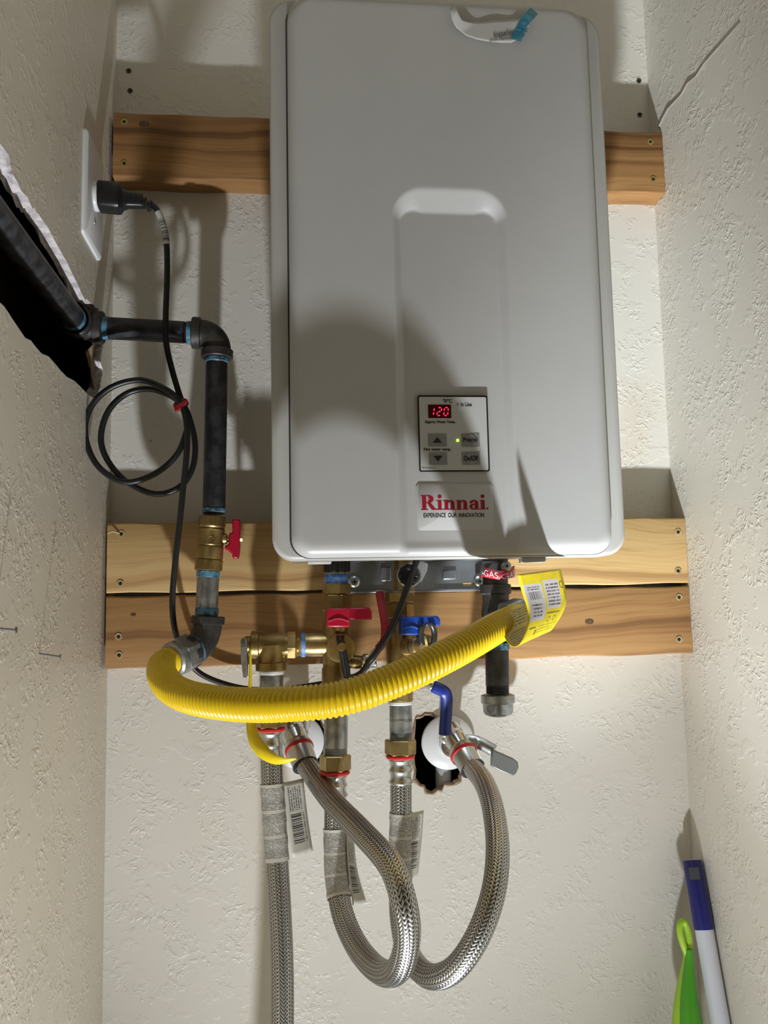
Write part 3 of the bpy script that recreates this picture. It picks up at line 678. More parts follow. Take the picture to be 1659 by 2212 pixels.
pipe(gas, 'pipe', b2, pv[2], PR, 'blackpipe', (.007, .008)); ring(gas, 'sealant_band', b2 + dirv * .0025, dirv, .0140, .0065, 'dope')
ring(gas, 'sealant_band', at(462.5, 1103, YG), unit(pv[2] - pv[1]), .0139, .006, 'dope')
# brass ball valve with red T handle
v0, v1 = at(459, 1116, YG), at(450, 1233, YG); L = np.linalg.norm(v1 - v0); ax = unit(v1 - v0)
vb = MB(); vb.lathe(v0, v1, [(0, .0150), (.001, .0162), (.012, .0162), (.014, .0150), (.016, .0163), (.018, .0155), (.034, .0158), (.035, .0150), (.036, .0158), (.049, .0160), (.051, .0152), (.052, .0163), (L - .001, .0163), (L, .0150)], 36)
vb = vb.build('ball_valve', 'brass', gas, smooth=30)
hexnut(vb, 'hex_end', v0, v0 + ax * .0125, .0172, 'brass'); hexnut(vb, 'hex_end', v1 - ax * .012, v1, .0172, 'brass')
s0 = at(478, 1164, YG); s1_ = at(520, 1163, YG)
MB().lathe(s0, s1_, [(0, .0065), (.006, .0065), (.007, .004), (np.linalg.norm(s1_ - s0) - .001, .0035), (np.linalg.norm(s1_ - s0), .003)], 20).build('stem', 'brass2', vb)
hd = MB(); y0, y1 = YG - .007, YG + .007
hd.prism([at(a, b, y0) for a, b in ((501, 1121), (519, 1122), (518, 1186), (515, 1206), (502, 1206), (501, 1196), (493, 1190), (485, 1186), (486, 1178), (494, 1176), (494, 1152), (502, 1150))], (0, .014, 0))
hd.build('handle', 'red', vb, bevel=.0016); MB().cyl(at(516, 1164, YG - .002), at(524, 1164, YG - .002), .0036, seg=6).build('handle_nut', 'screw', vb)
# raised mark on the valve body
c = at(455, 1166, YG - .0155); MB().tube([c + np.array([.0045 * cos(t), 0, .0045 * sin(t)]) for t in np.linspace(0, 2 * pi, 24)], .0005, 6).build('cast_mark', 'brass2', vb)
nip = pipe(gas, 'nipple', v1 - ax * .001, pv[5], PR - .0004, 'galv', (.006, .008)); ring(nip, 'sealant_band', v1 + ax * .004, ax, .0136, .009, 'dope'); ring(nip, 'sealant_band', pv[5] - ax * .005, ax, .0137, .010, 'dope')
dbr = unit((-.62, -.74, -.28))
el3, a3, b3 = elbow(gas, at(445, 1392, YG), ax, dbr, .0168, .021, .012, 'iron', cl=.010)
nutb = b3 + dbr * .002
ring(gas, 'sealant_band', b3 - dbr * .012, dbr, .0180, .006, 'dope')
hexnut(gas, 'flare_nut', b3 - dbr * .008, b3 + dbr * .012, .0215, 'galv', phase=.5); MB().lathe(b3 + dbr * .011, b3 + dbr * .022, [(0, .0195), (.002, .0200), (.009, .0196), (.011, .0170)], 32).build('flare_collar', 'galv', gas)
gh0 = b3 + dbr * .018

# ------------------------------------------------------------------ gas connection under the heater
YR = -.16
gr = thing('gas_drip_leg', 'black iron gas tee with drip leg and silver cap under the heater', 'pipe', at(1076, 1548, YR))
gx = [at(1070, 1205, YR), at(1070, 1262, YR), at(1071, 1345, YR), at(1073, 1385, YR), at(1075, 1500, YR), at(1077, 1549, YR)]
gax = unit(gx[4] - gx[0])
pipe(gr, 'inlet_fitting', gx[0], gx[1], .0145, 'iron'); ring(gr, 'thread_tape', at(1069, 1254, YR), gax, .0133, .010, 'tapeb')
te = MB(); L = np.linalg.norm(gx[3] - gx[1])
te.lathe(gx[1], gx[3], [(0, .0165), (.001, .0178), (.0105, .0178), (.012, .0155), (.020, .0150), (.034, .0170), (.046, .0150), (L - .012, .0155), (L - .0105, .0178), (L - .001, .0178), (L, .016)], 32)
tc = at(1071, 1326, YR); tdir = unit((.26, -.95, -.08)); te.lathe(tc, tc + tdir * .034, [(0, .0150), (.020, .0152), (.0215, .0178), (.033, .0178), (.034, .016)], 32); te.build('tee', 'iron', gr, smooth=40)
hexnut(gr, 'flare_nut', tc + tdir * .033, tc + tdir * .054, .0205, 'galv'); ring(gr, 'sealant_band', tc + tdir * .036, tdir, .0172, .006, 'dope')
dn = pipe(gr, 'drip_nipple', gx[3] - gax * .004, gx[4], PR, 'blackpipe', (.014, .010)); ring(dn, 'sealant_band', at(1074, 1396, YR), gax, .0137, .009, 'dope')
cp = MB(); cl_ = np.linalg.norm(gx[5] - gx[4]); cp.lathe(gx[4], gx[5], [(0, .0165), (.001, .0190), (.009, .0190), (.0105, .0172), (cl_ * .75, .0168), (cl_ * .88, .0150), (cl_ * .96, .010), (cl_, .004)], 36)
cp = cp.build('cap', 'galv', gr, smooth=50)
for t in np.linspace(.2, 2 * pi + .2, 5)[:-1]:
    pass
c = at(1060, 1531, YR - .0165); MB().tube([c + np.array([.0036 * cos(t), 0, .0036 * sin(t)]) for t in np.linspace(0, 2 * pi, 20)], .0005, 6).build('cast_mark', 'galv', cp)
gtop = at(1091, 1224, YR - .024); MB().lathe(gtop, gtop + np.array([0, -1, 0]), [(0, .0055), (.008, .0055), (.010, .0046), (.0102, .0035)], 20).build('test_port_screw', 'steel', gr)
mb = MB(); mb.box(gtop + np.array([-.0022, -.0106, -.0005]), gtop + np.array([.0022, -.010, .0005])); mb.box(gtop + np.array([-.0005, -.0106, -.0022]), gtop + np.array([.0005, -.010, .0022])); mb.build('screw_slot', 'hole', gr, smooth=0)
mb = MB(); a = at(1060, 1228, YR - .018); mb.box(a + np.array([-.012, 0, -.007]), a + np.array([.016, .03, .009])); mb.build('inlet_block', 'iron', gr, bevel=.003)
# red GAS band
gt = MB(); Gp = []
prof = [(1037, 1224, 1245, -.150), (1043, 1222, 1247, -.172), (1052, 1226, 1249, -.182), (1064, 1230, 1250, -.186), (1078, 1233, 1252, -.189), (1092, 1230, 1252, -.191), (1103, 1224, 1251, -.186), (1110, 1222, 1247, -.172), (1112, 1223, 1244, -.150)]
GP = spline([at(a, (b + c) / 2, y) for a, b, c, y in prof], .0015); T_ = np.linspace(0, 1, len(GP)); tt = np.linspace(0, 1, len(prof)); hh = np.interp(T_, tt, [.0112, .0125, .012, .0105, .010, .0115, .0135, .0128, .011])
top = [p + np.array([0, 0, h / 2]) for p, h in zip(GP, hh)]; bot = [p - np.array([0, 0, h / 2]) for p, h in zip(GP, hh)]
gt.grid([bot, top]); gto = gt.build('gas_tag', 'gaslab', smooth=60); sl = gto.modifiers.new('thickness', 'SOLIDIFY'); sl.thickness = .0004; sl.offset = 0
tag(gto, 'small red band printed GAS wrapped around the gas inlet', 'tag')
def on_band(u0, u1, v0, v1):
    def fn(u, w_):
        k = u0 + (u1 - u0) * u; p = np.array([np.interp(k, T_, GP[:, i]) for i in range(3)]); h = np.interp(k, T_, hh); d = np.array([np.interp(min(1, k + .01), T_, GP[:, i]) for i in range(3)]) - p
        nn = unit(np.cross(d, (0, 0, 1))); return p + np.array([0, 0, (v0 + (v1 - v0) * w_ - .5) * h]) + nn * .0008
    return fn
lettering('GAS', None or (0, 0, 1, 1), 0, 'white', gto, fn=on_band(.28, .45, .12, .76)); lettering('GAS', (0, 0, 1, 1), 0, 'white', gto, fn=on_band(.48, .74, .04, .58))

# ------------------------------------------------------------------ yellow corrugated gas hose
yh = thing('gas_hose', 'yellow corrugated gas connector hose sagging across the valves', 'hose', at(640, 1557, -.39))
ge = tc + tdir * .050
hp = [gh0, gh0 + dbr * .018] + [at(*q) for q in ((352, 1463, -.250), (378, 1492, -.290), (430, 1511, -.325), (520, 1522, -.360), (620, 1521, -.388), (740, 1508, -.397), (860, 1466, -.387), (960, 1419, -.366), (1030, 1381, -.335), (1078, 1353, -.296))] + [ge]
P = spline(hp, .00055); L = np.concatenate([[0], np.cumsum(np.linalg.norm(np.diff(P, axis=0), axis=1))])
YRD = .0152; endw = np.clip(np.minimum(L / .03, (L[-1] - L) / .012), 0, 1); env = np.clip((L - .030) / .03, 0, 1) * np.clip((L[-1] - .02 - L) / .01, 0, 1)
rad = YRD - .0018 * env * (1 - np.abs(np.cos(pi * L / .0046)) ** .9)
fast_tube('corrugated_tube', P, np.repeat(rad[:, None], 44, 1), 44, 'yellow', yh)
MB().tube([gh0 - dbr * .001, gh0 + dbr * .0015], .0165, 32).build('end_gasket', 'groove', yh)
# printed sleeve and flag on the right end of the hose
ytm = print_mat('yellow_tag_print', (.80, .62, .004), [
    ('rect', .05, .46, .10, .42, 1, (.62, .58, .60), 1.), ('rect', .50, .86, .08, .33, 1, (.62, .58, .60), 1.),
    ('bars', .13, .40, .17, .24, 30, (.03, .03, .03), 1.), ('rows', .12, .40, .12, .16, 2, (.05, .05, .05), .9), ('rows', .13, .38, .27, .39, 4, (.05, .05, .05), .9),
    ('rows', .54, .84, .11, .31, 7, (.06, .05, .05), .85), ('rows', .52, .86, .355, .38, 1, (.05, .04, .0), .9), ('ring', .56, .66, .40, .46, 1, (.05, .04, 0), .9), ('ring', .72, .82, .40, .46, 1, (.05, .04, 0), .9),
    ('ring', .87, .97, .10, .17, 1, (.04, .03, 0), .9), ('rows', .10, .30, .47, .50, 1, (.05, .04, 0), .9), ('rows', .38, .94, .47, .56, 3, (.05, .04, 0), .5), ('rect', .30, .36, .51, .56, 1, (.08, .06, .01), .8),
    ('rows', .30, .95, .58, .66, 5, (.16, .11, 0), .6), ('rows', .08, .95, .69, .80, 5, (.10, .07, 0), .75), ('rows', .06, .96, .83, .99, 6, (.06, .045, 0), .85)], .42)
left = [(1119, 1241, -.338), (1122, 1258, -.334), (1128, 1280, -.329), (1136, 1303, -.326), (1141, 1325, -.326), (1139, 1350, -.330), (1131, 1375, -.334), (1121, 1393, -.336), (1109, 1397, -.333), (1097, 1388, -.328), (1087, 1370, -.322), (1080, 1350, -.317), (1078, 1334, -.308)]
right = [(1211, 1228, -.288), (1215, 1245, -.286), (1220, 1266, -.283), (1224, 1290, -.280), (1221, 1310, -.282), (1212, 1330, -.286), (1201, 1347, -.290), (1190, 1362, -.292), (1176, 1366, -.288), (1160, 1358, -.282), (1148, 1335, -.274), (1142, 1318, -.268), (1140, 1302, -.262)]
Ls, Rs = pxpath(left, .0012), pxpath(right, .0012); n = 60
rs = lambda Q: np.stack([np.interp(np.linspace(0, 1, n), np.linspace(0, 1, len(Q)), Q[:, k]) for k in range(3)], 1)
Ls, Rs = rs(Ls), rs(Rs); G = [[Ls[i] + (Rs[i] - Ls[i]) * s_ for s_ in np.linspace(0, 1, 14)] for i in range(n)]
o = MB().grid(G).build('printed_tag', ytm, yh, smooth=80, recalc=False); sl = o.modifiers.new('thickness', 'SOLIDIFY'); sl.thickness = .0004; sl.offset = 0
o['label'] = 'yellow printed warning tag with a white barcode sticker'

# ------------------------------------------------------------------ hot side service valve
YV = -.14
hot = thing('hot_service_valve', 'brass service valve with red handle under the left of the heater', 'valve', at(725, 1625, YV))
h = lambda px, py, dy=0.: at(px, py, YV + dy)
un = MB(); un.lathe(h(727, 1207), h(727, 1238), [(0, .0142), (.001, .0148), (.0135, .0148), (.0165, .0128)], 32); un.build('union_nut', 'black', hot)
mb = MB()
for k in range(16):
    t = 2 * pi * k / 16; c = h(727, 1210); mb.box(c + np.array([.0148 * cos(t) - .0007, .0148 * sin(t) - .0007, -.013]), c + np.array([.0148 * cos(t) + .0007, .0148 * sin(t) + .0007, .0]))
mb.build('grip_ribs', 'black', hot, smooth=0)
ring(hot, 'union_ring', h(727, 1239), (0, 0, 1), .0135, .004, 'brass2'); pipe(hot, 'thread_tape', h(727, 1240), h(727, 1264), .0139, 'tapeb', (.004, .004))
hexnut(hot, 'hex_fitting', h(727, 1261), h(727, 1284), .0170, 'brass', .35); hexnut(hot, 'hex_fitting', h(727, 1285), h(727, 1320), .0175, 'brass', .15)
bd = MB(); a, b = h(727, 1318), h(726, 1510); L = np.linalg.norm(b - a)
bd.lathe(a, b, [(0, .0135), (.012, .0140), (.020, .0158), (.050, .0165), (.060, .0150), (.064, .0150), (.066, .0162), (.088, .0165), (.090, .0150), (L, .0150)], 36); bd = bd.build('valve_body', 'brass', hot, smooth=35)
a, b = h(726, 1392), h(655, 1393); bq = MB(); L = np.linalg.norm(b - a); bq.lathe(a, b, [(0, .013), (L - .012, .0135), (L - .003, .0128), (L, .0122)], 32); bq.build('side_port', 'brass2', hot, smooth=40)
st = h(732, 1345, -.012); MB().lathe(h(735, 1362, -.03), h(735, 1345, -.03), [(0, .007), (.010, .007)], 20).build('stem', 'brass', hot)
def thandle(parent, mat, x0, x1, xb, y0, y1, yb):
    mb = MB(); Y0 = YV - .048
    a, b = at(x0, y0, Y0), at(x1, y1, Y0); mb.prism([at(x0, y0 + 1, Y0), at(x1, y0, Y0), at(x1, y1 - 10, Y0), at(x1, y1, Y0), at(x0, y1, Y0), at(x0, y0 + 20, Y0)], (0, .024, 0))
    mb.prism([at(x1 - 6, y0, Y0 + .004), at(xb - 6, y0 - 1, Y0 + .004), at(xb - 1, y0 + 6, Y0 + .004), at(xb, yb, Y0 + .004), at(x1 - 6, yb, Y0 + .004)], (0, .016, 0))
    o = mb.build('handle', mat, parent, bevel=.0018, smooth=40)
    # raised brow above the hub
    br = MB(); br.tube(spline([at(x0 + 3, y1 - 13, Y0 - .0002), at((x0 + x1) / 2, y1 - 19, Y0 - .0012), at(x1 - 2, y1 - 13, Y0 - .0002)], .002), .0011, 8); br.build('handle_rib', mat, o)
thandle(hot, 'red', 706, 756, 804, 1313, 1355, 1339)
# purge cap facing out, with tether strap
c = h(735, 1397, -.014); cap = MB(); cap.lathe(c, c + np.array([-.02, -1, -.03]), [(0, .012), (.010, .013), (.011, .0162), (.019, .0165), (.0205, .0155), (.0212, .012)], 36); cap = cap.build('port_cap', 'brass2', hot, smooth=40)
c2 = h(738, 1397, -.037); MB().lathe(c2, c2 + np.array([0, -1, 0]), [(0, .0048), (.003, .0048), (.004, .004)], 20).build('cap_rivet', 'brass2', cap)
def strap(parent, pts, w_, mat, name='tether'):
    P = pxpath(pts, .002); mb = MB(); mb.grid([[p - np.array([w_ / 2, 0, 0]), p + np.array([w_ / 2, 0, 0])] for p in P]); o = mb.build(name, mat, parent, smooth=60)
    sl = o.modifiers.new('thickness', 'SOLIDIFY'); sl.thickness = .0016; sl.offset = 0; return o
strap(cap, [(735, 1367, -.172), (735, 1382, -.1775), (738, 1397, -.1785), (742, 1415, -.1775), (746, 1440, -.172), (751, 1464, -.165)], .0085, 'black')
pipe(hot, 'nipple', h(726, 1508), h(725, 1634), PR, 'galv', (.004, .010))
# drain cock with red lever
a, b = h(745, 1428, .0), h(792, 1432, -.004); pipe(hot, 'drain_port', a, b, .0075, 'brass')
dv = MB(); dv.lathe(h(782, 1432, -.004), h(812, 1430, -.004), [(0, .0085), (.002, .0100), (.007, .0100), (.008, .0075), (.014, .0075), (.016, .0088)], 28); dv = dv.build('drain_valve', 'chrome', hot, smooth=40)
MB().lathe(h(797, 1428, -.012), h(797, 1428, -.03), [(0, .006), (.008, .006), (.010, .0075), (.013, .0075), (.014, .005)], 6).build('lever_nut', 'chrome', dv, smooth=0)
def lever(parent, pts, mat_bare, mat_cov, nbare, w_, name='lever'):
    P = pxpath(pts, .0015); k = int(len(P) * nbare); T, A, B = frames(P)
    def rib(Q, r, seg=12, fl=.55):
        R_ = []
        for i, q in enumerate(Q): 
            t = unit(Q[min(i + 1, len(Q) - 1)] - Q[max(i - 1, 0)]); s_ = unit(np.cross(t, (0, -1, 0))); e_ = 1 if 0 < i < len(Q) - 1 else .6
            R_.append([q + e_ * (r * cos(u) * s_ + r * fl * sin(u) * np.array([0, -1., 0])) for u in np.linspace(0, 2 * pi, seg, endpoint=False)])
        return R_
    def cl(Q, r, mat, nm):
        mb = MB(); mb.grid(rib(Q, r), closed=True); n_ = len(Q); mb.f += [tuple(range(12)), tuple(range(12 * (n_ - 1), 12 * n_))]; mb.mi += [0, 0]; return mb.build(nm, mat, parent, smooth=50)
    cl(P[:k + 2], w_ * .42, mat_bare, name); cl(P[k:], w_ * .55, mat_cov, name + '_sleeve')
lever(dv, [(797, 1432, -.168), (803, 1418, -.170), (815, 1403, -.172), (828, 1388, -.172), (832, 1370, -.168), (831, 1345, -.165), (824, 1305, -.160), (819, 1277, -.156)], 'steel', 'redv', .2, .0085)

# ------------------------------------------------------------------ pressure relief valve
rv = thing('pressure_relief_valve', 'brass pressure relief valve with grey lever left of the hot valve', 'valve', h(585, 1500))
mb = MB(); a, b = h(541, 1393), h(622, 1393); L = np.linalg.norm(b - a); mb.lathe(a, b, [(0, .0125), (.001, .0155), (.009, .0155), (.010, .0138), (L, .0140)], 32)
a, b = h(586, 1393), h(587, 1449); L = np.linalg.norm(b - a); mb.lathe(a, b, [(0, .0165), (.018, .0158), (L - .010, .0158), (L - .009, .0180), (L - .001, .0180), (L, .016)], 32)
mb.build('valve_body', 'brass', rv, smooth=40)
hexnut(rv, 'hex_fitting', h(619, 1393), h(640, 1393), .0155, 'brass2', .2); pipe(rv, 'threaded_end', h(638, 1393), h(660, 1393), .0132, 'brass2', (.006, 0)); ring(rv, 'thread_tape', h(655, 1393), (1, 0, 0), .0138, .006, 'tapeb')
pipe(rv, 'outlet_nipple', h(587, 1445), h(586, 1562), PR, 'galv', (.008, .008)); ring(rv, 'thread_tape', h(587, 1453), (0, 0, 1), .0137, .005, 'ptfe')
lv = MB(); lv.prism([h(a, b, -.014) for a, b in ((519, 1384), (523, 1378), (530, 1378), (534, 1384), (533, 1462), (530, 1467), (525, 1466), (521, 1430))], (0, .030, 0)); lv = lv.build('test_lever', 'galv', rv, bevel=.001)
MB().cyl(h(526, 1394, -.014), h(526, 1394, -.0165), .0022, seg=14).build('lever_pin', 'steel', lv); mb = MB(); mb.cyl(h(530, 1393), h(543, 1393), .010, seg=24); mb.build('bonnet', 'brass', rv)
# hanging yellow strip tag from the relief valve
st = MB()
G = []
cl_ = [(541, 1400, -.155, 3), (541, 1450, -.157, 5), (540, 1500, -.160, 6), (541, 1555, -.165, 10), (549, 1595, -.176, 17), (565, 1620, -.190, 24), (588, 1638, -.200, 26), (612, 1643, -.205, 17), (640, 1639, -.207, 3)]
A = pxpath([(a, b, y) for a, b, y, w_ in cl_], .003); n = len(A); ws = np.interp(np.linspace(0, 1, n), np.linspace(0, 1, len(cl_)), [c[3] for c in cl_]) / 1500.
for i, p in enumerate(A):
    t = unit(A[min(i + 1, n - 1)] - A[max(i - 1, 0)]); s_ = unit(np.cross(t, (0, -1, 0))); s_ = unit(s_ + np.array([0, .5, 0])); G.append([p - s_ * ws[i] * .5, p, p + s_ * ws[i] * .5])
o = MB().grid(G).build('yellow_strip_tag', 'ytag', smooth=80, recalc=False); sl = o.modifiers.new('thickness', 'SOLIDIFY'); sl.thickness = .0004; sl.offset = 0
tag(o, 'curled yellow strip tag dangling below the relief valve in front of the left hose', 'tag')

# ------------------------------------------------------------------ cold side service valve
cold = thing('cold_service_valve', 'brass service valve with blue handle under the middle of the heater', 'valve', h(865, 1600))
pipe(cold, 'inlet_stub', h(876, 1205), h(872, 1285), .0125, 'brass')
c = h(880, 1243, -.008); pg = MB(); pg.lathe(c, c + np.array([-.02, -1, -.02]), [(0, .012), (.012, .0128), (.015, .0140), (.018, .0140), (.019, .0122), (.017, .0118)], 36); pg = pg.build('filter_collar', 'zinc', cold, smooth=40)
c = h(881, 1243, -.024); mb = MB(); mb.lathe(c, c + np.array([-.02, -1, -.02]), [(0, .0112), (.0045, .0112), (.005, .009), (.002, .006)], 28); mb.build('filter_cap', 'black', pg, smooth=40)
mb = MB()
for k in range(8): t = 2 * pi * k / 8; q = c + np.array([.0095 * cos(t), -.004, .0095 * sin(t)]); mb.box(q - np.array([.0022, .003, .0022]), q + np.array([.0022, .002, .0022]))
mb.build('cap_knurl', 'black', pg, bevel=.0006)
mb = MB(); mb.prism([h(a, b, -.006) for a, b in ((896, 1216), (912, 1212), (925, 1218), (923, 1232), (912, 1255), (900, 1262))], (0, .010, 0)); mb.build('filter_bracket', 'white', cold, bevel=.001)
ring(cold, 'union_ring', h(866, 1278), (0, 0, 1), .0165, .003, 'zinc'); hexnut(cold, 'hex_fitting', h(863, 1279), h(863, 1302), .0172, 'brass', .35); hexnut(cold, 'hex_fitting', h(863, 1303), h(863, 1336), .0165, 'brass', .1)
bd = MB(); a, b = h(863, 1334), h(865, 1514); L = np.linalg.norm(b - a)
bd.lathe(a, b, [(0, .0135), (.010, .0140), (.018, .0155), (.050, .0158), (.056, .0145), (.060, .0145), (.062, .0158), (.082, .0158), (.084, .0146), (L - .002, .0146), (L, .014)], 36); bd.build('valve_body', 'brass', cold, smooth=35)
MB().lathe(h(890, 1380, -.03), h(890, 1362, -.03), [(0, .007), (.010, .007)], 20).build('stem', 'brass', cold)
thandle(cold, 'blue', 866, 910, 952, 1331, 1372, 1352)
c = h(880, 1396, -.010); dd = unit((.55, -.82, .04)); mb = MB(); mb.lathe(c, c + dd, [(0, .0115), (.016, .0120), (.018, .0145), (.024, .0145), (.026, .0125), (.034, .0120), (.035, .010)], 32); pc = mb.build('port_cap', 'brass2', cold, smooth=40)
ring(pc, 'cap_washer', c + dd * .017, dd, .0148, .003, 'black')
strap(pc, [(912, 1393, -.187), (909, 1368, -.190), (913, 1352, -.192), (922, 1346, -.190), (932, 1350, -.186), (938, 1365, -.182), (937, 1385, -.180), (930, 1400, -.178)], .0065, 'black')
pipe(cold, 'nipple', h(865, 1510), h(866, 1556), PR - .0005, 'galv', (.002, 0)); ring(cold, 'thread_tape', h(865, 1518), (0, 0, 1), PR + .0004, .005, 'ptfe')
pipe(cold, 'adapter', h(866, 1552), h(866, 1600), PR - .0002, 'galv', (.002, .010))
# blue drain lever below the yellow hose
a, b = h(878, 1470, 0), h(908, 1470, -.006); pipe(cold, 'drain_port', a, b, .0078, 'brass'); dv2 = ring(cold, 'drain_valve', h(908, 1470, -.006), (1, 0, 0), .0095, .014, 'chrome')
lever(dv2, [(912, 1468, -.158), (924, 1477, -.162), (945, 1487, -.166), (960, 1495, -.168), (965, 1508, -.166), (964, 1540, -.160), (962, 1570, -.155), (961, 1589, -.152)], 'steel', 'bluev', .17, .0125)

# ------------------------------------------------------------------ shutoff valves in the wall
def wall_valve(name, label, ec, er, vc, hexr, d, parent_loc, lev=None):
    t = thing(name, label, 'valve', parent_loc)
    c = at(*ec, -.006); MB().lathe(c + np.array([0, .004, 0]), c + np.array([0, -1, 0]), [(0, er), (.004, er), (.0055, er * .96), (.0075, er * .6), (.009, er * .38), (.010, .010)], 44).build('escutcheon', 'white', t, smooth=50)
    b0 = at(ec[0], ec[1], -.010); mid = at(*vc); MB().lathe(b0 + np.array([0, .05, 0]), b0 - np.array([0, .03, 0]), [(0, .0105), (.05, .0105), (.058, .0135), (.080, .0140)], 28).build('pipe_stub', 'chrome', t, smooth=40)
    d = unit(d); bo = MB(); s_ = mid - d * .034; bo.lathe(s_, mid, [(0, .009), (.003, .0145), (.014, .0150), (.016, .0128), (.020, .0128), (.022, .0150), (.034, .0145)], 32); bo = bo.build('valve_body', 'chrome', t, smooth=40)
    hexnut(t, 'hose_nut', mid - d * .012, mid + d * .004, hexr, 'brass2'); return t, mid, d, bo
dB = unit((.30, -.72, -.62)); dA = unit((.12, -.70, -.70))
wvr, mB, dB, bor = wall_valve('shutoff_valve', 'chrome shutoff valve with grey lever on a white escutcheon under the blue lever', (968, 1604), .0345, (994, 1616, -.058), .0155, dB, at(968, 1660, -.02))
bay_pipe = MB().lathe(at(957, 1700, .0185) - np.array([0, 0, .05]), at(957, 1640, .0185), [(0, .0105), (.09, .0105)], 24).build('riser_pipe', 'pvc', wvr)
mb = MB(); P = [(1003, 1600, -.052), (1022, 1601, -.056), (1040, 1607, -.060), (1068, 1622, -.064)]
a = pxpath(P, .002); G = []
for i, p in enumerate(a): t = unit(a[min(i + 1, len(a) - 1)] - a[max(i - 1, 0)]); s_ = unit(np.cross(t, (0, -1, 0))); w_ = .0075; G.append([p - s_ * w_, p + s_ * w_])
o = mb.grid(G).build('lever', 'steel', bor, smooth=60); sl = o.modifiers.new('thickness', 'SOLIDIFY'); sl.thickness = .0025
mb = MB(); mb.prism([at(a, b, -.070) for a, b in ((1063, 1620), (1071, 1622), (1110, 1639), (1119, 1646), (1121, 1658), (1115, 1672), (1108, 1677), (1080, 1666), (1062, 1656))], (0, .009, 0)); mb.build('lever_grip', 'grip', bor, bevel=.0015, smooth=40)
mb = MB(); c = at(1022, 1604, -.058); mb.lathe(c, c + np.array([0, -1, 0]), [(0, .007), (.004, .007), (.0048, .006)], hexn=6); mb.build('lever_nut', 'steel', bor, smooth=0)
wvl, mA, dA, bol = wall_valve('shutoff_valve', 'chrome shutoff valve on a white escutcheon behind the left looped hose', (643, 1602), .0335, (641, 1604, -.072), .0152, unit((.30, -.66, -.70)), at(664, 1650, -.02))
MB().lathe(at(630, 1560, -.04), at(612, 1588, -.055), [(0, .0085), (.008, .011), (.014, .011), (.018, .008)], 24).build('valve_stem', 'chrome', bol, smooth=40)
MB().lathe(at(650, 1568, -.03), at(650, 1530, -.045), [(0, .0115), (.02, .011)], 24).build('valve_neck', 'chrome', bol, smooth=40)

# ------------------------------------------------------------------ braided hoses
HR = .0122
labm = print_mat('hose_label_print', (.56, .53, .46), [('rows', .02, .98, .05, .30, 14, (.06, .06, .07), .85), ('rows', .02, .98, .34, .62, 15, (.06, .06, .07), .85), ('rows', .02, .98, .66, .96, 16, (.06, .06, .07), .85)], .5)
flagm = print_mat('hose_flag_print', (.56, .53, .46), [('cols', .12, .80, .60, .92, 6, (.06, .06, .07), .85), ('hbars', .16, .70, .16, .56, 34, (.02, .02, .02), .95), ('cols', .74, .86, .16, .56, 1, (.06, .06, .07), .8)], .5)
def hose(label, pts, top, ring_at, braid_end=None, nut=None, sleeve=None, flag=None, endfit=None, far=None):
    t = thing('braided_hose', label, 'hose', top, 'braided stainless water hoses')
    P = spline(pts, .0006); P = P if far is None else np.concatenate([P, np.linspace(P[-1], far, 40)[1:]])
    return t, P
def hose_top(t, x, ynut0, ynut1, yr, yf, y=YV):
    hexnut(t, 'hex_nut', at(x, ynut0, y), at(x, ynut1, y), .0178, 'brass2', .12); ring(t, 'red_ring', at(x, yr, y), (0, 0, 1), .0166, .0042, 'redring'); ferrule(t, at(x, yr + 3, y), at(x + 1, yf, y), HR)
def sleeve(t, P, i0, i1, mat):
    Q = P[i0:i1:8]; T, A, B = frames(Q); seg = 40; mb = MB(); R_ = []; uv = []
    # seam at the back; slightly crumpled film
    cre = rng.normal(0, .00025, (len(Q), 1)) + rng.normal(0, .0001, (len(Q), seg + 1))
    for i in range(len(Q)):
        a0 = atan2(*(np.array([np.dot(B[i], (0, 1, 0)), np.dot(A[i], (0, 1, 0))])))
        for k in range(seg + 1):
            an = a0 + 2 * pi * k / seg; uv.append((k / seg * 3.0 % 1.0 if k < seg else 1., 1 - i / (len(Q) - 1)))
        R_.append([Q[i] + (HR + .0009 + cre[i, k]) * (cos(a0 + 2 * pi * k / seg) * A[i] + sin(a0 + 2 * pi * k / seg) * B[i]) for k in range(seg + 1)])
    uv = [(k / seg, 1 - i / (len(Q) - 1)) for i in range(len(Q)) for k in range(seg + 1)]
    mb.grid(R_, uv=uv); return mb.build('paper_label', mat, t, smooth=80, recalc=False)
def flag(t, lpts, rpts, mat):
    n = 16; A = rs2(pxpath(lpts, .003), n); B = rs2(pxpath(rpts, .003), n)
    G = [[A[i] + (B[i] - A[i]) * s_ + np.array([0, -.002 * sin(pi * s_) * (1 + i / n), 0]) for s_ in np.linspace(0, 1, 8)] for i in range(n)]
    uv = [(k / 7, 1 - i / (n - 1)) for i in range(n) for k in range(8)]
    o = MB().grid(G, uv=uv).build('label_flag', mat, t, smooth=80, recalc=False); sl = o.modifiers.new('thickness', 'SOLIDIFY'); sl.thickness = .0003; sl.offset = 0; return o
def rs2(Q, n): return np.stack([np.interp(np.linspace(0, 1, n), np.linspace(0, 1, len(Q)), Q[:, k]) for k in range(3)], 1)
def near(P, px, py, lo=0., hi=1.):
    v = (P - CAM) @ ROT; u = np.stack([W / 2 + FPX * v[:, 0] / v[:, 1], H / 2 - FPX * v[:, 2] / v[:, 1]], 1); d = np.hypot(u[:, 0] - px, u[:, 1] - py)
    d[:int(lo * len(d))] = 1e9; d[int(hi * len(d)):] = 1e9; return int(np.argmin(d))

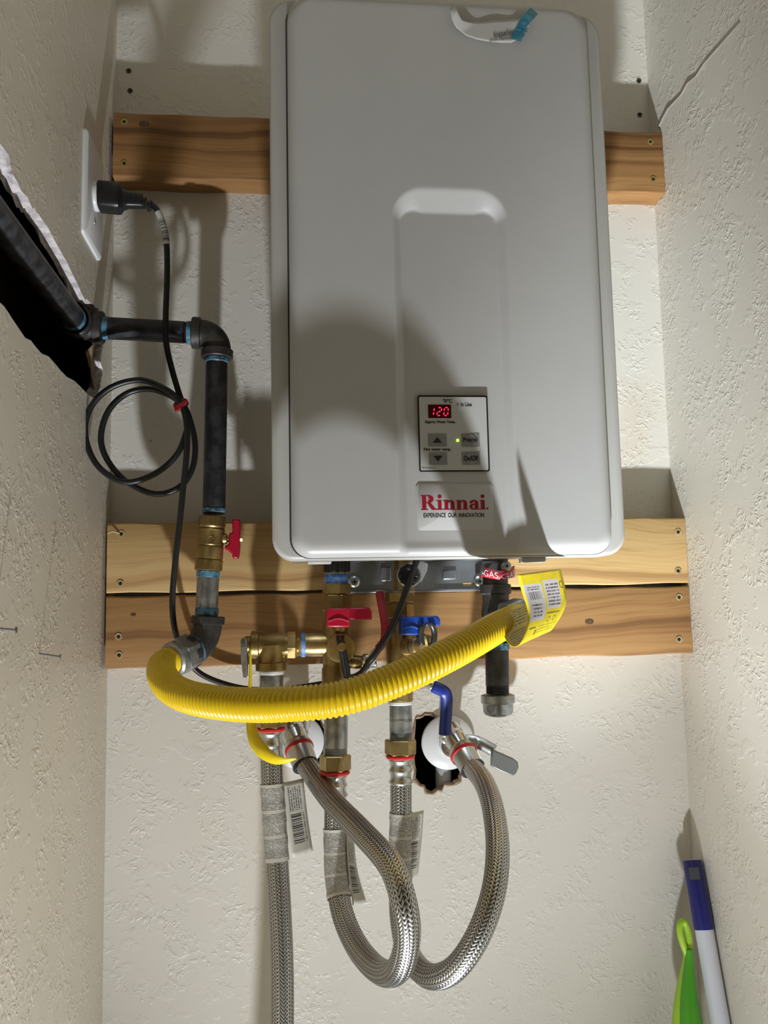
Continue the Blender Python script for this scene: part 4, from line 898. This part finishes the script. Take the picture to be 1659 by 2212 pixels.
# left: straight hose to the floor
hC = thing('braided_hose', 'straight braided steel hose hanging from the relief valve to the floor, leftmost of three', 'hose', at(610, 2205, -.2), 'braided stainless water hoses')
hose_top(hC, 585, 1553, 1571, 1575, 1640)
P = pxpath([(586, 1636, -.14), (588, 1700, -.141), (592, 1760, -.144), (599, 1860, -.150), (606, 1980, -.160), (610, 2100, -.170), (610, 2250, -.180)], .0006)
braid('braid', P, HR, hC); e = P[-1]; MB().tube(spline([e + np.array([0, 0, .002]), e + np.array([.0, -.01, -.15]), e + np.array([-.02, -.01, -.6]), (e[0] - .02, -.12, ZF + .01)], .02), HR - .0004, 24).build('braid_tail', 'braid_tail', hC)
sleeve(hC, P, near(P, 590, 1692), near(P, 600, 1864), labm); flag(hC, [(613, 1690, -.150), (622, 1770, -.155), (632, 1852, -.158)], [(655, 1681, -.135), (664, 1760, -.128), (676, 1838, -.122)], flagm)
# hot: loop that comes forward and returns to the left wall valve
hA = thing('braided_hose', 'braided steel hose looping in front from the hot pipe to the left shutoff valve', 'hose', at(835, 2135, -.27), 'braided stainless water hoses')
hose_top(hA, 724, 1630, 1664, 1669, 1722)
eA = mA + dA * .004
PA = spline([at(*q) for q in ((724, 1718, -.14), (724, 1800, -.14), (728, 1900, -.150), (742, 1980, -.172), (776, 2052, -.215), (824, 2100, -.265), (862, 2092, -.310), (880, 2025, -.335), (871, 1945, -.342), (843, 1868, -.318), (784, 1800, -.262), (726, 1740, -.196), (688, 1692, -.136))] + [mA + dA * .030], .0006)
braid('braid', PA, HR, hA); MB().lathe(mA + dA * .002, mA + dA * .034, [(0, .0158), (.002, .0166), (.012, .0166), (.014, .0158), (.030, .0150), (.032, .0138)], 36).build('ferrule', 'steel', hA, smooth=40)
ring(hA, 'red_ring', mA + dA * .010, dA, .0176, .006, 'redring'); ring(hA, 'rubber_lip', mA + dA * .0335, dA, .0155, .004, 'black')
sleeve(hA, PA, near(PA, 724, 1790, 0, .3), near(PA, 733, 1950, 0, .35), labm); flag(hA, [(748, 1800, -.148), (752, 1880, -.155), (762, 1955, -.163)], [(764, 1812, -.135), (772, 1880, -.135), (791, 1947, -.138)], flagm)
# cold: loop on the right
hB = thing('braided_hose', 'braided steel hose looping on the right from the cold pipe to the right shutoff valve', 'hose', at(940, 2143, -.26), 'braided stainless water hoses')
hose_top(hB, 865, 1597, 1630, 1634, 1694)
PB = spline([at(*q) for q in ((866, 1690, -.14), (866, 1800, -.140), (864, 1900, -.146), (866, 1985, -.165), (884, 2062, -.205), (926, 2108, -.245), (978, 2096, -.272), (1028, 2030, -.285), (1064, 1935, -.278), (1075, 1840, -.248), (1066, 1752, -.198), (1046, 1692, -.142))] + [mB + dB * .030], .0006)
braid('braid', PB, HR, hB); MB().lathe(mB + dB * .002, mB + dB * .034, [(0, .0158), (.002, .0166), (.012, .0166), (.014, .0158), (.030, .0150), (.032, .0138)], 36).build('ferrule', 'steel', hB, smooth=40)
ring(hB, 'red_ring', mB + dB * .010, dB, .0176, .006, 'redring'); ring(hB, 'rubber_lip', mB + dB * .0335, dB, .0155, .004, 'black')
sleeve(hB, PB, near(PB, 866, 1755, 0, .3), near(PB, 864, 1905, 0, .35), labm); flag(hB, [(884, 1756, -.148), (882, 1830, -.150), (884, 1903, -.152)], [(915, 1750, -.130), (910, 1820, -.128), (902, 1893, -.130)], flagm)

# ------------------------------------------------------------------ outlet, plug and cord
ol = thing('wall_outlet', 'white outlet plate with the heater plug on the left wall', 'outlet', (XL, -.13, .40))
y0, y1, z0, z1 = -.176, -.092, .409, .5345
mb = MB(); rr = rrect(y0, y1, z0, z1, .004, .004, 4); rr2 = rrect(y0 + .003, y1 - .003, z0 + .003, z1 - .003, .003, .003, 4)
mb.grid([[(XL, a, b) for a, b in rr], [(XL + .003, a, b) for a, b in rr], [(XL + .0055, a, b) for a, b in rr2]], closed=True); mb.f.append(tuple(range(2 * len(rr), 3 * len(rr)))); mb.mi.append(0); mb.build('cover_plate', 'white', ol, smooth=40)
pc_ = np.array([XL, -.134, .0]); pc_[2] = at(215, 425, -.134)[2]
for dz in (0,): MB().lathe((XL + .005, -.134, pc_[2] + dz), (XL + .010, -.134, pc_[2] + dz), [(0, .0172), (.0035, .0172), (.005, .0160)], 30).build('receptacle', 'white', ol, smooth=40)
o = screw(ol, (XL + .0055, -.134, pc_[2] - .032), 'steel', .0025); o.rotation_euler = (0, 0, pi / 2)
cord = thing('power_cord', 'black power cord with plug, coiled loop and red tie', 'cord', at(300, 1070, -.135))
d0 = unit(at(322, 436, -.134) - at(205, 424, -.134)); p0 = np.array([XL + .010, -.134, pc_[2]])
pl = MB(); R_ = []
for t, hw, hz in ((0, .0150, .0165), (.002, .0158, .0172), (.020, .0158, .0172), (.024, .0150, .0165), (.028, .0085, .0130), (.034, .0075, .0100), (.050, .0070, .0085)):
    c = p0 + d0 * t; R_.append([c + np.array([0, hw * np.sign(cos(a)) * abs(cos(a)) ** .6, hz * np.sign(sin(a)) * abs(sin(a)) ** .6]) for a in np.linspace(0, 2 * pi, 28, endpoint=False)])
pl.grid(R_, closed=True); pl.f += [tuple(range(27, -1, -1)), tuple(range(28 * 6, 28 * 7))]; pl.mi += [0, 0]; plo = pl.build('plug', 'black', cord, smooth=40)
for k in range(4): c = p0 + d0 * (.040 + k * .0062) + np.array([0, 0, -.0006 * k * k]); ring(plo, 'strain_relief_rib', c, d0 + np.array([0, 0, -.06 * k]), .0085 - .0006 * k, .0042, 'black')
cpx = [(322, 437, -.134), (338, 452, -.134), (352, 485, -.134), (360, 530, -.134), (361, 600, -.134), (358, 680, -.136), (359, 740, -.136), (372, 800, -.134), (391, 862, -.131), (408, 900, -.130), (421, 956, -.130), (416, 1010, -.131), (388, 1052, -.131), (334, 1067, -.130), (270, 1038, -.128), (230, 990, -.128), (218, 943, -.129), (234, 888, -.131), (272, 851, -.132), (318, 840, -.134), (360, 851, -.136), (390, 872, -.138), (404, 908, -.140), (402, 935, -.141), (380, 985, -.140), (330, 1026, -.138), (267, 1041, -.136), (210, 1005, -.134), (184, 940, -.134), (196, 880, -.137), (240, 837, -.141), (302, 821, -.144), (356, 840, -.146), (388, 868, -.146), (403, 915, -.1485), (403, 980, -.149), (395, 1060, -.146), (388, 1130, -.142), (380, 1200, -.138), (373, 1280, -.130), (374, 1335, -.116), (385, 1385, -.090), (408, 1430, -.068), (445, 1462, -.058), (520, 1486, -.056), (600, 1490, -.058), (690, 1478, -.070), (745, 1466, -.100), (777, 1456, -.156), (800, 1427, -.184), (830, 1385, -.188), (856, 1335, -.186), (876, 1280, -.186), (893, 1230, -.186), (905, 1200, -.186)]
cpath = pxpath(cpx, .002); MB().tube(cpath, .0035, 14).build('cord_cable', 'cord', cord, smooth=60)
kb = near(cpath, 341, 458, 0, .1), near(cpath, 361, 528, 0, .15); lb = MB(); Q = cpath[kb[0]:kb[1] + 1]; T, A, B = frames(Q)
lb.grid([[Q[i] + .0039 * (cos(u) * A[i] + sin(u) * B[i]) for u in np.linspace(0, 2 * pi, 17)] for i in range(len(Q))])
lb.build('barcode_sticker', print_mat('cord_sticker', (.60, .58, .52), [('hbars', 0., 1., .22, .97, 44, (.03, .03, .03), .95)], .5), cord, smooth=80, recalc=False)
tw = MB(); c = at(391, 874, -.138); d_ = unit(at(404, 900, -.138) - at(378, 850, -.138)); a, b = basis(d_)
tw.lathe(c - d_ * .004, c + d_ * .004, [(0, .0078), (.002, .0092), (.006, .0090), (.008, .0076)], 14); tw.v = [tuple(np.array(p) * np.array([1, 1, 1])) for p in tw.v]; two = tw.build('cord_tie', 'tie', cord, smooth=40)
mb = MB(); mb.prism([at(u, v, -.150) for u, v in ((376, 876), (388, 870), (403, 862), (405, 868), (395, 880), (384, 888), (377, 889))], (0, .004, 0)); mb.build('tie_tail', 'tie', two, bevel=.0008)

# ------------------------------------------------------------------ nails in the left wall
for (a, b), (c, d), l in (((-14, 1357), (36, 1361), 'thin nail sticking out of the left wall, nearest the photo edge'), ((84, 1412), (131, 1419), 'thin nail sticking out of the left wall, nearer the corner')):
    p = atx(a, b, XL); q = at(c, d, p[1]); ax = unit(q - p); L = np.linalg.norm(q - p)
    o = MB().lathe(p - ax * .006, q, [(0, .0009), (L + .0045, .0009), (L + .005, .0026), (L + .006, .0026)], 12).build('nail', 'nail', smooth=40, loc=p); tag(o, l, 'nail', 'nails in the left wall')

# ------------------------------------------------------------------ pole and brush handle in the right corner
pole = thing('broom_pole', 'white broom pole with navy blue hanging cap leaning in the right corner', 'pole', (.47, -.20, ZF))
pt, pm = at(1495, 1858, -.030), at(1521, 2008, -.052)
pd = unit(pm - pt); pb = pt + pd * ((ZF + .02 - pt[2]) / pd[2])
cpm = MB(); a, b = basis(pd); Rr = .0117; Lc = np.linalg.norm(pm - pt)
cpm.lathe(pt, pm, [(0, Rr * .90), (.0015, Rr), (Lc - .001, Rr * 1.02), (Lc, Rr)], 36); cpo = cpm.build('pole_cap', 'poleb', pole, smooth=40)
vd = unit(CAM - (pt + pd * .018)); side = unit(np.cross(pd, vd)); c = pt + pd * .016 + vd * (Rr * .93)
mb = MB(); mb.prism([c - side * .0062 - pd * .0072, c + side * .0062 - pd * .0072, c + side * .0062 + pd * .0072, c - side * .0062 + pd * .0072], vd * .0014); mb.build('hang_hole_shade', plain('hole_shade', (.06, .06, .07), .6), cpo, smooth=0)  # raised dark patch paints the hanging hole's shade onto the cap
MB().cyl(pm - pd * .004, pb, Rr * .96, seg=36).build('pole_tube', 'polew', pole, smooth=40)
gb = thing('brush_handle', 'green rubber grip brush handle with lime hanging loop beside the white pole', 'brush', (.44, -.10, ZF))
gpx = [(1487, 2050, 8, -.060), (1487, 2072, 12, -.060), (1485, 2100, 18, -.061), (1483, 2140, 25, -.063), (1484, 2190, 30, -.066), (1487, 2240, 31, -.069), (1492, 2300, 27, -.072), (1497, 2360, 20, -.076), (1500, 2400, 15, -.078)]
def body(offx, sc, mat, name, dy=0.):
    P = pxpath([(a + offx * w_ / 30, b, y + dy) for a, b, w_, y in gpx], .004); n = len(P); r = np.interp(np.linspace(0, 1, n), np.linspace(0, 1, len(gpx)), [g[2] for g in gpx]) / 1740. * sc
    return MB().tube(P, list(r), 24).build(name, mat, gb, smooth=60)
body(6, .86, 'green', 'grip', -.004); body(-5, .92, 'lime', 'handle_core', .004)
lp = [at(*q) for q in ((1488, 2062, -.060), (1489, 2035, -.060), (1485, 2008, -.059), (1477, 1990, -.059), (1469, 1996, -.060), (1469, 2015, -.061), (1475, 2038, -.061), (1484, 2062, -.060))]
MB().tube(spline(lp, .003), .0040, 14).build('hanging_loop', 'lime', gb, smooth=60)
e = at(1500, 2395, -.078); MB().cyl(e, (e[0] - .01, -.20, ZF + .02), .008, seg=20).build('brush_shaft', 'polew', gb, smooth=40)
